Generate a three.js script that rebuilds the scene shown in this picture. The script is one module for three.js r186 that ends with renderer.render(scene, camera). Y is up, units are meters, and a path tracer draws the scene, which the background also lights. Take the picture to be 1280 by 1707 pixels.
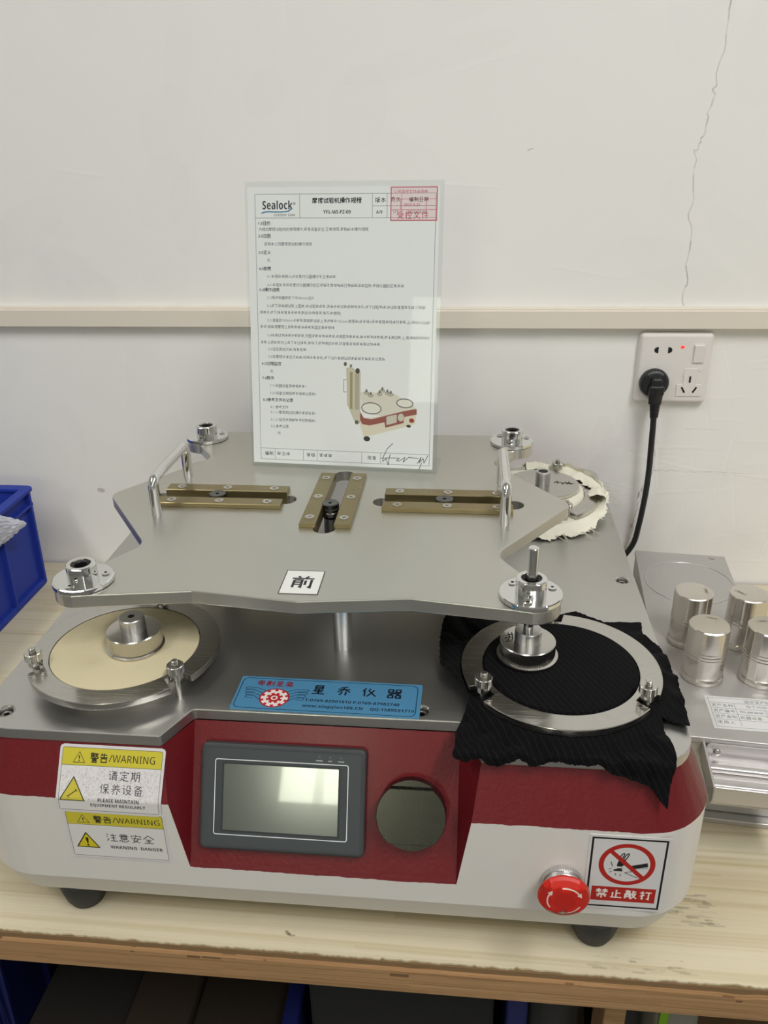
import * as THREE from 'three';
import { RoundedBoxGeometry } from 'three/addons/geometries/RoundedBoxGeometry.js';
import { mergeGeometries, mergeVertices, toCreasedNormals } from 'three/addons/utils/BufferGeometryUtils.js';
import { RectAreaLightUniformsLib } from 'three/addons/lights/RectAreaLightUniformsLib.js';
import { ImprovedNoise } from 'three/addons/math/ImprovedNoise.js';

// ------------------------------------------------------------------ camera, lights, exposure
const scene = new THREE.Scene();
const renderer = new THREE.WebGLRenderer({ antialias: true });
renderer.toneMapping = THREE.LinearToneMapping;
renderer.toneMappingExposure = 0.78;
renderer.shadowMap.enabled = true;
RectAreaLightUniformsLib.init();

const camera = new THREE.PerspectiveCamera(63.77, 1280 / 1707, 0.02, 30);
camera.rotation.order = 'YXZ';
camera.position.set(0.38754, 0.55916, 1.00751);
camera.rotation.set(-0.43191, 0.10666, -0.02034);

const SKY = new THREE.Color(0.75, 0.82, 0.9);
scene.background = SKY;

// room extents (metres; the bench top is y = 0, the wall behind the bench is z = 0)
const ROOM = { x0: -2.3, x1: 2.9, y0: -0.76, y1: 2.02, z0: 0, z1: 4.3 };
// ceiling luminaires: x, z, width (x), length (z), intensity
const LUMINAIRES = [
  [1.15, 1.5, 0.3, 1.2, 24, 'right of the bench'],
  [-0.75, 1.55, 0.3, 1.2, 13, 'left of the bench'],
  [0.9, 3.4, 0.3, 1.2, 7, 'far behind the camera'],
];
const LIGHT_COLOR = new THREE.Color(1.0, 0.988, 0.975);
const WINDOW = { x: -0.32, y: 0.93, w: 0.5, h: 0.72, glow: 8 };
const WINDOW_COLOR = new THREE.Color(0.95, 1.0, 0.78);

// ------------------------------------------------------------------ helpers
function rng(seed) { let s = seed >>> 0; return () => { s = (s + 0x6d2b79f5) | 0; let t = Math.imul(s ^ (s >>> 15), 1 | s); t = (t + Math.imul(t ^ (t >>> 7), 61 | t)) ^ t; return ((t ^ (t >>> 14)) >>> 0) / 4294967296; }; }
const perlin = new ImprovedNoise();
const used = new Map();
function numbered(name) { const n = used.get(name) ?? 0; used.set(name, n + 1); return n ? name + '_' + String(n).padStart(3, '0') : name; }
function tag(o, label, category, group) { o.userData.label = label; o.userData.category = category; if (group) o.userData.group = group; return o; }
function thing(name, label, category, pos = [0, 0, 0], group) {
  const o = new THREE.Group(); o.name = numbered(name); o.position.set(...pos); scene.add(o); return tag(o, label, category, group);
}
function shade(m) { m.castShadow = true; m.receiveShadow = true; return m; }
function mesh(name, geo, mat, parent, pos, rot) {
  const m = shade(new THREE.Mesh(geo, mat)); m.name = parent ? name : numbered(name);
  if (pos) m.position.set(...pos); if (rot) m.rotation.set(...rot);
  (parent ?? scene).add(m); return m;
}
function struct(name, geo, mat, pos, rot) { const m = mesh(name, geo, mat, null, pos, rot); m.userData.kind = 'structure'; return m; }
function merge(list) { return mergeGeometries(list.map((g) => { g = g.index ? g.toNonIndexed() : g; for (const k of Object.keys(g.attributes)) if (!['position', 'normal', 'uv'].includes(k)) g.deleteAttribute(k); return g; })); }
function box(w, h, d, x = 0, y = 0, z = 0, r = 0, seg = 2) { const g = r ? new RoundedBoxGeometry(w, h, d, seg, r) : new THREE.BoxGeometry(w, h, d); g.translate(x, y, z); return g; }
function cyl(r0, r1, h, n = 40, x = 0, y = 0, z = 0) { const g = new THREE.CylinderGeometry(r1, r0, h, n); g.translate(x, y + h / 2, z); return g; }
// lathe from [r, y] pairs; sharp corners are kept by creasing
function lathe(pts, n = 56, crease = 0.6) { return toCreasedNormals(new THREE.LatheGeometry(pts.map((p) => new THREE.Vector2(Math.max(p[0], 1e-5), p[1])), n), crease); }
function roundRect(w, h, r) {
  const s = new THREE.Shape(), x = -w / 2, y = -h / 2;
  s.moveTo(x + r, y); s.lineTo(x + w - r, y); s.absarc(x + w - r, y + r, r, -Math.PI / 2, 0); s.lineTo(x + w, y + h - r); s.absarc(x + w - r, y + h - r, r, 0, Math.PI / 2);
  s.lineTo(x + r, y + h); s.absarc(x + r, y + h - r, r, Math.PI / 2, Math.PI); s.lineTo(x, y + r); s.absarc(x + r, y + r, r, Math.PI, Math.PI * 1.5); return s;
}
// thin printed plate with rounded corners, its face looking to +z, uv 0..1 over the face
function plaque(w, h, r, t) {
  const g = new THREE.ExtrudeGeometry(roundRect(w, h, r), { depth: t, bevelEnabled: false, curveSegments: 6 });
  const p = g.attributes.position, uv = g.attributes.uv;
  for (let i = 0; i < p.count; i++) uv.setXY(i, (p.getX(i) + w / 2) / w, (p.getY(i) + h / 2) / h);
  return g;
}
function boxUV(g, k = 1) { // uv in metres by dominant normal
  if (g.index) g = g.toNonIndexed();
  const p = g.attributes.position, n = g.attributes.normal, uv = new Float32Array(p.count * 2);
  for (let i = 0; i < p.count; i++) {
    const ax = Math.abs(n.getX(i)), ay = Math.abs(n.getY(i)), az = Math.abs(n.getZ(i));
    let u, v; if (ay >= ax && ay >= az) { u = p.getX(i); v = p.getZ(i); } else if (az >= ax) { u = p.getX(i); v = p.getY(i); } else { u = p.getZ(i); v = p.getY(i); }
    uv[2 * i] = u * k; uv[2 * i + 1] = v * k;
  }
  g.setAttribute('uv', new THREE.BufferAttribute(uv, 2)); return g;
}
function tube(points, r, seg = 60, radial = 12, tension = 0.5) { return new THREE.TubeGeometry(new THREE.CatmullRomCurve3(points.map((p) => new THREE.Vector3(...p)), false, 'catmullrom', tension), seg, r, radial, false); }
function knurl(r, h, n, y0 = 0, depth = 0.0004, bevel = 0.0006) { // fluted rim with bevelled edges
  const pts = [], rings = [[y0, r - bevel], [y0 + bevel, r], [y0 + h - bevel, r], [y0 + h, r - bevel]], pos = [], idx = [], N = n * 2;
  for (const [y, rr] of rings) for (let i = 0; i < N; i++) { const q = rr - (i % 2 ? depth : 0), a = i / N * Math.PI * 2; pos.push(q * Math.cos(a), y, q * Math.sin(a)); }
  for (let k = 0; k < rings.length - 1; k++) for (let i = 0; i < N; i++) { const j = (i + 1) % N, a = k * N + i, b = k * N + j, c = a + N, d = b + N; idx.push(a, c, b, b, c, d); }
  const g = new THREE.BufferGeometry(); g.setAttribute('position', new THREE.Float32BufferAttribute(pos, 3)); g.setIndex(idx);
  g.setAttribute('uv', new THREE.Float32BufferAttribute(new Float32Array(pos.length / 3 * 2), 2));
  const cap = (y, up) => { const c = new THREE.CircleGeometry(r - bevel, N); c.rotateX(up ? -Math.PI / 2 : Math.PI / 2); c.translate(0, y, 0); return c; };
  const side = g.toNonIndexed(); side.computeVertexNormals();
  return merge([side, cap(y0 + h, true), cap(y0, false)]);
}

// ------------------------------------------------------------------ textures
function canvas(w, h, draw) { const c = document.createElement('canvas'); c.width = w; c.height = h; draw(c.getContext('2d'), w, h); return c; }
function canvasMap(w, h, draw) { const t = new THREE.CanvasTexture(canvas(w, h, draw)); t.colorSpace = THREE.SRGBColorSpace; return t; }
function dataTex(n, m, f, srgb) { // f(u, v) -> [r, g, b] 0..255
  const d = new Uint8Array(n * m * 4);
  for (let y = 0; y < m; y++) for (let x = 0; x < n; x++) { const c = f(x / n, y / m, x, y), i = (y * n + x) * 4; d[i] = c[0]; d[i + 1] = c[1]; d[i + 2] = c[2]; d[i + 3] = 255; }
  const t = new THREE.DataTexture(d, n, m); t.magFilter = THREE.LinearFilter; t.minFilter = THREE.LinearFilter; t.wrapS = t.wrapT = THREE.RepeatWrapping;
  if (srgb) t.colorSpace = THREE.SRGBColorSpace; t.needsUpdate = true; return t;
}
// periodic value noise
function lattice(seed, N) { const r = rng(seed), a = new Float32Array(N * N); for (let i = 0; i < a.length; i++) a[i] = r(); return a; }
const LAT = lattice(11, 256), sm = (t) => t * t * (3 - 2 * t);
function vnoise(u, v, px, py, o = 0) { // px, py lattice periods over 0..1
  const x = u * px, y = v * py, x0 = Math.floor(x), y0 = Math.floor(y), fx = sm(x - x0), fy = sm(y - y0);
  const g = (i, j) => LAT[((((j % py) + py) % py) * 7 + o * 31 & 255) * 256 + ((((i % px) + px) % px) * 3 + o * 17 & 255)];
  return (g(x0, y0) * (1 - fx) + g(x0 + 1, y0) * fx) * (1 - fy) + (g(x0, y0 + 1) * (1 - fx) + g(x0 + 1, y0 + 1) * fx) * fy;
}
const rep = (t, k, l = k) => { const c = t.clone(); c.wrapS = c.wrapT = THREE.RepeatWrapping; c.repeat.set(k, l); c.needsUpdate = true; return c; };

// ------------------------------------------------------------------ hand-drawn Chinese characters: strokes on a 100 x 100 grid, each point is xxyy
const GLYPHS = {};
for (const line of `
前 3008 3820;7008 6022;0826 9226;1838 1894;1838 4838 4890 4086;1854 4854;1870 4870;6240 6274;8434 8492 7486
星 2606 2640 7440 7406 2606;2623 7423;3048 1666;2658 8058;2474 7674;5044 5094;0894 9294
乔 7206 2418;1034 9034;5016 4440 0864;5234 9262;3858 3478 2494;6456 6496
喬 7204 2412;1022 9022;5010 4022 1244;5222 9044;3642 3658 6658 6642 3642;1862 1894;1864 8464 8494 7690;3672 3688 6688 6672 3672
仪 2806 0842;2032 2294;5210 5822;8224 7050 3894;4424 6050 9692
器 1008 1034 4034 4008 1008;6008 6034 9034 9008 6008;0848 9248;5236 4452 0870;5048 9270;7038 7844;1070 1096 4096 4070 1070;6070 6096 9096 9070 6070
粤 5002 4412;2012 2048 8048 8012 2012;5016 5044;3030 7030;3820 4426;6220 5626;0860 9260;3660 3074 7074 6894 5696
創 3404 0630;3404 6024;2426 4826;2034 2056 5056 5034 2034;2045 5045;2034 0880;2066 2092 5292 5266 2066;7220 7270;9006 9092 8086
警 0810 5010;2002 2018;3802 3818;2020 1032;1424 4824 4444;1830 1844 3644 3630 1830;6404 5424;6014 9414;8614 7634 5048;6420 7638 9450;5050 5056;0858 9258;2668 7468;2676 7476;2884 2898 7298 7284 2884
告 3006 1630;2022 8422;5004 5046;0846 9246;2258 2294 7894 7858 2258
请 1208 2218;0836 2236 2284 3674;4014 9214;6606 6642;4428 8828;3642 9642;4652 4694;4652 8652 8694 7890;4666 8666;4680 8680
定 5004 5014;1018 1032;1018 9018 8430;2840 7440;5040 5088;5062 8062;3056 2480 0896;2874 5090 9492
期 0820 5220;1806 1866;4206 4266;1836 4236;1850 4250;0666 5466;2070 0892;4070 5088;6410 6460 5294;6410 9010 9092 8288;6434 9034;6456 9056
保 2806 0842;2032 2094;4210 4236 8236 8210 4210;3650 9650;6436 6496;6252 5076 3690;6652 7874 9690
养 3004 3814;7004 6014;1420 8620;2034 8034;0648 9448;5014 4448 1074;6048 9672;3666 3280 2096;6466 6498
设 1208 2218;0636 2236 2284 3672;5010 5030 3846;5010 7810 7836 9436;4252 8652 7074 4094;4856 6478 9494
备 3604 1030;3614 7414 5036 1052;3222 5038 9450;2456 2496 7896 7856 2456;2476 7876;5056 5096
注 1208 2218;0834 1844;0890 2662;5806 6416;4024 9224;4654 8654;3690 9690;6624 6690
意 5002 5010;1812 8212;3416 3824;6616 6224;0826 9226;2634 2662 7462 7434 2634;2648 7448;1672 0892;3070 3092 7092 7482;4668 5478;8070 9086
安 5004 5014;1018 1032;1018 9018 8430;0848 9448;4630 2670 7694;6848 5276 1496
全 5004 0648;5004 9648;2452 7652;2870 7270;5052 5092;1092 9092
禁 0618 4618;2604 2648;2620 0640;2622 4438;5418 9418;7404 7448;7420 5440;7422 9440;2656 7456;1068 9068;5068 5098 4292;3076 1692;7076 8490
止 5008 5090;5044 8444;2236 2290;0690 9490
敲 2604 2612;0614 4814;1622 1634 4034 4022 1622;0642 0696;0642 4842 4894 4290;1654 1676 3876 3854 1654;6606 6636;6620 9020;5642 8642 7470 5294;6048 7472 9694
打 0626 4226;2606 2690 1484;0862 4446;4820 9620;7420 7492 5884
摩 5002 5010;1012 9412;1412 0696;2022 5022;3616 3644;3624 2040;3824 5036;5622 9222;7416 7444;7224 5840;7624 9240;7048 3054;2864 8064;1878 9278;5252 5296 4292
擦 0626 3426;2206 2292 1286;0660 3448;6602 6610;4012 4022;4012 9412 9022;5422 4044;5028 6428 4454;6830 8428 7044;5656 7656;4466 9066;6666 6696 5890;5276 4290;8076 9090
试 1208 2218;0636 2236 2284 3672;3630 9630;4256 6656;5456 5488;3892 6884;7408 7650 8488 9488 9674;8210 9220
验 0612 3612 3250;1212 1050 4050 3892 3088;0476 3468;6804 4036;6804 9634;5438 8238;4652 5472;6448 6868;8850 7884;4290 9690
机 0628 4228;2406 2496;2430 0666;2640 4260;5414 5470 4294;5414 8014 8086 9692 9678
操 0626 3426;2206 2292 1286;0660 3448;5206 5222 8022 8006 5206;4030 4048 6048 6030 4030;7230 7248 9248 9230 7230;3862 9662;6650 6698;6264 4286;7064 9686
作 2806 0844;2032 2096;5206 3842;4624 9624;6424 6496;6446 9246;6470 9270
规 0822 4622;2606 2650 0892;0848 4848;3058 4276;5610 5662;5610 9010 9062;7424 7460 4896;7862 7890 9690 9678
程 4008 1216;0632 4632;2612 2696;2434 0670;3040 4456;5610 5636 9036 9010 5610;5248 9448;5268 9068;4890 9690;7248 7290
版 1206 1250 0694;3606 3632;1232 4632;1256 3856 3894;9008 5616;5616 5656 4696;5640 9040 7070 5096;6042 7472 9696
本 0630 9430;5006 5096;4832 0676;5232 9676;3074 7074
目 2208 2294 7894 7808 2208;2236 7836;2264 7864
的 2606 1822;1024 1092 4292 4224 1024;1056 4256;6406 5036;5622 9222 8890 7486;5648 6862
范 0620 9420;3206 3234;6806 6834;1042 2250;0660 1868;1092 2872;4246 4288 9288 9276;4246 8446 8468 7066
围 1008 1094 9094 9008 1008;2828 7228;2644 7444;2460 7660 7272;5016 5086
义 4610 5624;8220 6454 1092;2026 4456 9492
无 1816 8216;0644 9444;4616 4250 0694;5644 5686 9486 9474
职 0612 5012;1412 1478;4212 4296;1434 4234;1454 4254;0482 5074;5818 5854 9254 9218 5818;6666 5492;8266 9690
责 1012 9012;1626 8426;0640 9440;5004 5040;2450 2482;2450 7650 7682;5056 4480 1296;5884 9096
说 1208 2218;0636 2236 2284 3672;5206 5818;8404 7618;4622 4650 8850 8822 4622;5850 5476 3894;7250 7290 9690 9676
明 0816 0876 4076 4016 0816;0846 4046;5610 5662 4696;5610 9210 9292 8286;5636 9236;5660 9260
过 1410 2624;0640 2440 2474 0690;2476 4690 9692;3626 9626;7806 7874 6470;4842 5856
监 1210 1246;3004 3050;5406 4430;5018 9418;6630 7840;1858 1890;1858 8258 8290;4058 4090;6058 6090;0692 9492
控 0626 3626;2206 2292 1286;0660 3648;6604 6614;4018 4030;4018 9418 9030;5830 4248;7430 9244;4656 9056;6856 6890;3892 9692
附 1008 1096;1008 3608 2240 3860 3074 2070;5606 4040;4830 4896;5630 9630;7808 7892 6886;6048 6862
件 2806 0844;2032 2096;5210 4240;4830 9230;4058 9658;6806 6896
参 5004 2624 7422;6814 8030;0638 9438;5026 4040 0662;5638 9660;5846 2866;6660 2682;7876 2096
考 1818 7018;4404 4436;0636 9436;8408 0878;4052 3466 7866 7290 6296
文 4804 5418;0822 9222;7422 5664 0894;2622 4664 9494
与 3006 2250;2824 8424;2250 8250 7892 6688;0668 6468
记 1410 2622;0636 2636 2686 4072;4818 8818 8850;4850 8850;4850 4888 9488 9674
录 2408 7808 7638;1824 7624;0640 9440;5040 5096 4090;2050 3462;0886 4068;8050 6464;5458 9488
编 2806 0832 3032 1058 4054;0684 4070;5604 6212;4816 4850 3894;4816 9016 9034;4834 9034;5048 5096;5048 9248 9294;6448 6494;7848 7894;5070 9270
制 2006 1024;1420 5420;0636 5836;3404 3496;1452 1484;1452 5452 5480 4678;7016 7068;9006 9092 8086
审 5004 5014;1018 1032;1018 9018 8430;2036 2074 8074 8036 2036;2054 8054;5028 5096
核 0628 4228;2406 2496;2430 0666;2640 4058;6804 7414;4820 9620;6822 5448 8048;8636 6664 4278;9450 7074 4094;7470 9692
批 0626 3626;2206 2292 1286;0660 3648;4610 4690 6280;4638 6238;7210 7286 9486 9472;9430 7248
准 0814 2028;0886 2656;4406 2646;3834 3896;6606 7216;3828 9428;3848 9048;3868 9068;3890 9690;6628 6690
固 0808 0896 9296 9208 0808;2434 7634;5018 5056;3056 3080 7080 7056 3056
资 1008 2218;0840 2430;4404 3224;4014 8614 7826;6020 5234 3446;6226 8642;2650 2682;2650 7450 7482;5056 4476 1296;5682 8896
产 5004 5012;1016 9016;3022 3832;6822 6036;1640 9040;1840 1666 0694
标 0628 4228;2406 2496;2430 0666;2640 4058;5214 9014;4636 9636;7236 7292 6286;5852 4478;8452 9676
识 1208 2218;0636 2236 2284 3672;4612 4650 9050 9012 4612;5862 4092;7862 9690
名 4404 1238;3420 7620 5450 0874;3034 4446;3460 3494 8294 8260 3460
称 4008 1216;0632 4632;2612 2696;2434 0670;3040 4456;6406 5036;5822 9422 8834;7424 7492 6488;6046 5072;8646 9670
号 2608 2634 7434 7408 2608;0646 9446;3446 2862 7662 7092 5694
类 2808 3620;7208 6422;0628 9428;5004 5050;4630 1250;5430 8848;0664 9464;5052 4468 0696;5266 9296
别 1208 1232 4832 4808 1208;0646 5246 4892 3888;2432 2070 0694;6814 6868;9006 9092 8086
使 2806 0844;2032 2096;3818 9618;4430 4452 9052 9030 4430;6806 6666 3894;4462 6280 9694
用 1810 1860 0694;1810 8610 8692 7688;1836 8636;1862 8662;5210 5294
人 5008 4448 0692;5030 6664 9692
马 2012 7412 7044;2012 1850 8450 8092 6688;0668 6868
丁 0814 9214;5214 5292 3886
代 2806 0844;2032 2096;3840 9632;5806 6450 8490 9488 9676;7810 8822
尔 3204 1040;2626 9026 8444;5028 5094 3888;2850 1078;7050 8876
公 3610 0848;6210 9448;4850 2688 7684;6664 8494
司 1410 8610 8690 7486;1028 6828;1846 1880 6280 6246 1846
受 8004 1814;2222 3234;4820 5234;7818 6834;1036 1048;1036 9236 8850;2456 7656 5078 1296;3060 6082 9496
页 0810 9210;5010 4426;2026 2076;2026 8026 8076;5036 4470 1094;5674 9094
次 0816 2230;0884 2660;4606 3240;4422 9222 8236;6428 5664 3094;6642 7670 9694
日 2208 2294 7894 7808 2208;2250 7850
为 2210 3222;1232 8832 8488 7084;5206 4650 0894;5252 6268
大 0634 9434;5006 4848 0894;5240 6868 9494
中 1424 1462 8662 8624 1424;5004 5096
上 5008 5090;5044 8444;0690 9490
下 0612 9412;5012 5096;5238 7854
不 0812 9212;5414 0862;5030 5096;6048 9270
面 0808 9208;4810 4426;1226 1294 8894 8826 1226;3826 3894;6226 6294;3848 6248;3870 6270
时 0816 0876 4076 4016 0816;0846 4046;4828 9628;7606 7692 6486;5446 6464
正 1010 9010;5010 5090;5046 8446;2440 2490;0690 9490
常 5004 5020;2608 3420;7408 6620;1022 1036;1022 9022 8636;3034 3050 7050 7034 3034;1858 1890;1858 8258 8286 7484;5052 5098
测 0810 1820;0436 1446;0692 2060;3012 3066;3012 5812 5866;4424 4070 2494;4872 5890;7216 7268;9006 9092 8086
片 2606 2650 0894;5606 5634;2634 8834;2658 6858 6896
对 0818 4018 3048 0688;1238 4282;4628 9628;7606 7692 6486;5446 6464
` .trim().split('\n')) GLYPHS[line[0]] = line.slice(2).split(';').map((s) => s.trim().split(' ').map((p) => [+p.slice(0, 2) / 100, +p.slice(2, 4) / 100]));
function glyph(c, ch, x, y, s, lw, wide = 1) { // top-left corner x, y; em size s
  let strokes = GLYPHS[ch];
  if (!strokes) { // a character too small to read in the photograph: a dense, square tangle of strokes
    const r = rng(ch.charCodeAt(0) * 77 + 5); strokes = [];
    for (let i = 0; i < 4; i++) { const yy = 0.1 + 0.8 * (i + r() * 0.6) / 4, a = r() * 0.4; strokes.push([[a, yy], [0.6 + r() * 0.35, yy]]); }
    for (let i = 0; i < 3; i++) { const xx = 0.1 + 0.8 * (i + r() * 0.8) / 3, a = r() * 0.4; strokes.push([[xx, a], [xx + (r() - 0.5) * 0.3, 0.6 + r() * 0.35]]); }
  }
  c.lineWidth = lw; c.lineCap = 'butt'; c.lineJoin = 'miter';
  for (const st of strokes) { c.beginPath(); st.forEach(([a, b], i) => { const X = x + a * s * wide, Y = y + b * s; i ? c.lineTo(X, Y) : c.moveTo(X, Y); }); c.stroke(); }
}
// mixed text: Chinese by strokes, the rest by font; x, y = top-left; returns the end x
function write(c, str, x, y, s, lw, opt = {}) {
  const gap = opt.gap ?? 0.08; c.textBaseline = 'alphabetic'; c.font = (opt.font ?? '') + ' ' + Math.round(s * (opt.latin ?? 0.95)) + 'px ' + (opt.family ?? 'sans-serif');
  for (const ch of str) {
    if (ch.charCodeAt(0) > 0x2fff && !'，。、；：（）《》'.includes(ch)) { glyph(c, ch, x, y, s, lw, opt.wide ?? 1); x += s * ((opt.wide ?? 1) + gap); }
    else { const q = { '，': ',', '。': '.', '、': ',', '；': ';', '：': ':', '（': '(', '）': ')', '《': '<', '》': '>' }[ch] ?? ch; c.fillText(q, x, y + s * 0.88); x += c.measureText(q).width + (opt.lgap ?? 0); }
  }
  return x;
}
function width(c, str, s, opt = {}) { let x = 0; c.font = (opt.font ?? '') + ' ' + Math.round(s * (opt.latin ?? 0.95)) + 'px ' + (opt.family ?? 'sans-serif'); for (const ch of str) x += ch.charCodeAt(0) > 0x2fff ? s * ((opt.wide ?? 1) + (opt.gap ?? 0.08)) : c.measureText(ch).width + (opt.lgap ?? 0); return x; }

// ------------------------------------------------------------------ materials
const S = (hex) => new THREE.Color(hex);
function std(o) { return new THREE.MeshStandardMaterial(o); }
function phys(o) { return new THREE.MeshPhysicalMaterial(o); }
const fineNoise = dataTex(256, 256, (u, v) => { const a = 255 * (0.5 * vnoise(u, v, 128, 128, 1) + 0.3 * vnoise(u, v, 64, 64, 2) + 0.2 * vnoise(u, v, 16, 16, 3)); return [a, a, a]; });
const smudge = dataTex(256, 256, (u, v) => { const a = 0.5 * vnoise(u, v, 4, 4, 5) + 0.3 * vnoise(u, v, 11, 11, 6) + 0.2 * vnoise(u, v, 40, 40, 7); const g = 150 + 105 * a; return [g, g, g]; });
const brushX = dataTex(64, 512, (u, v) => { const a = 255 * (0.6 * vnoise(u, v, 2, 256, 4) + 0.4 * vnoise(u, v, 4, 97, 8)); return [a, a, a]; });
const peel = dataTex(512, 512, (u, v) => { const a = 0.62 * vnoise(u, v, 48, 48, 9) + 0.28 * vnoise(u, v, 96, 96, 10) + 0.1 * vnoise(u, v, 200, 200, 12); const g = 255 * Math.min(1, Math.max(0, a)); return [g, g, g]; });

const M = {
  plate: std({ color: new THREE.Color(0.59, 0.585, 0.565), metalness: 0.97, roughness: 0.44, roughnessMap: rep(smudge, 3), bumpMap: rep(fineNoise, 14), bumpScale: 0.00003 }),
  lid: std({ color: new THREE.Color(0.62, 0.61, 0.565), metalness: 0.95, roughness: 0.46, roughnessMap: rep(smudge, 3), bumpMap: rep(fineNoise, 14), bumpScale: 0.00003 }),
  steel: std({ color: new THREE.Color(0.6, 0.585, 0.55), metalness: 1, roughness: 0.3, roughnessMap: rep(smudge, 8) }),
  turned: std({ color: new THREE.Color(0.58, 0.565, 0.53), metalness: 1, roughness: 0.38, roughnessMap: rep(brushX, 20) }),
  chrome: std({ color: new THREE.Color(0.8, 0.8, 0.79), metalness: 1, roughness: 0.09 }),
  satin: std({ color: new THREE.Color(0.66, 0.66, 0.65), metalness: 1, roughness: 0.32 }),
  weight: std({ color: new THREE.Color(0.74, 0.71, 0.66), metalness: 1, roughness: 0.23, roughnessMap: rep(smudge, 2) }),
  brass: std({ color: new THREE.Color(0.30, 0.245, 0.125), metalness: 0.85, roughness: 0.42, roughnessMap: rep(smudge, 12) }),
  darkSteel: std({ color: new THREE.Color(0.16, 0.16, 0.155), metalness: 1, roughness: 0.3 }),
  bore: std({ color: new THREE.Color(0.012, 0.01, 0.01), metalness: 0.2, roughness: 0.5 }),
  white: phys({ color: new THREE.Color(0.74, 0.715, 0.67), roughness: 0.42, bumpMap: rep(peel, 9), bumpScale: 0.00006, clearcoat: 0.25, clearcoatRoughness: 0.25 }),
  red: phys({ color: new THREE.Color(0.145, 0.009, 0.0135), roughness: 0.4, specularIntensity: 0.55, bumpMap: rep(peel, 11), bumpScale: 0.00022, clearcoat: 0.2, clearcoatRoughness: 0.2 }),
  rubber: std({ color: new THREE.Color(0.018, 0.019, 0.02), roughness: 0.6 }),
  bezel: std({ color: new THREE.Color(0.042, 0.048, 0.05), roughness: 0.5 }),
  felt: std({ color: new THREE.Color(0.76, 0.70, 0.52), roughness: 1, bumpMap: rep(fineNoise, 20), bumpScale: 0.0003 }),
  wool: phys({ color: new THREE.Color(0.80, 0.77, 0.65), roughness: 1, side: THREE.DoubleSide, transmission: 0.15, bumpMap: rep(fineNoise, 20), bumpScale: 0.0003 }),
  paper: std({ color: new THREE.Color(0.82, 0.82, 0.81), roughness: 0.8 }),
  acrylic: phys({ color: new THREE.Color(0.97, 0.98, 0.98), specularIntensity: 0.1, transmission: 1, thickness: 0, roughness: 0.02, ior: 1.49 }),
  plastic: std({ color: new THREE.Color(0.80, 0.77, 0.74), roughness: 0.35 }),
  blackPlastic: std({ color: new THREE.Color(0.012, 0.013, 0.015), roughness: 0.42 }),
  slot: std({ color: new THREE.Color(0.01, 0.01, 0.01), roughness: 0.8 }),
  navy: phys({ color: new THREE.Color(0.008, 0.014, 0.11), roughness: 0.5 }),  // blue plastic with the shade under the bench mixed into its colour
  blue: phys({ color: new THREE.Color(0.018, 0.045, 0.36), roughness: 0.55, specularIntensity: 0.6, bumpMap: rep(fineNoise, 10), bumpScale: 0.00005 }),
  stop: phys({ color: new THREE.Color(0.62, 0.022, 0.012), roughness: 0.34, clearcoat: 0.3, clearcoatRoughness: 0.2 }),
  caseGrey: std({ color: new THREE.Color(0.50, 0.49, 0.475), metalness: 0.55, roughness: 0.5, roughnessMap: rep(smudge, 3), bumpMap: rep(fineNoise, 12), bumpScale: 0.00003 }),
  profile: std({ color: new THREE.Color(0.62, 0.60, 0.59), metalness: 0.9, roughness: 0.36 }),
  trim: std({ color: new THREE.Color(0.80, 0.735, 0.635), roughness: 0.5 }),
  ceiling: std({ color: new THREE.Color(0.8, 0.8, 0.78), roughness: 0.95 }),
  floor: std({ color: new THREE.Color(0.16, 0.155, 0.145), roughness: 0.6 }),
  roomWall: std({ color: new THREE.Color(0.6, 0.59, 0.575), roughness: 0.9 }),
  frame: std({ color: new THREE.Color(0.7, 0.7, 0.7), roughness: 0.4, metalness: 0.3 }),
};

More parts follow.
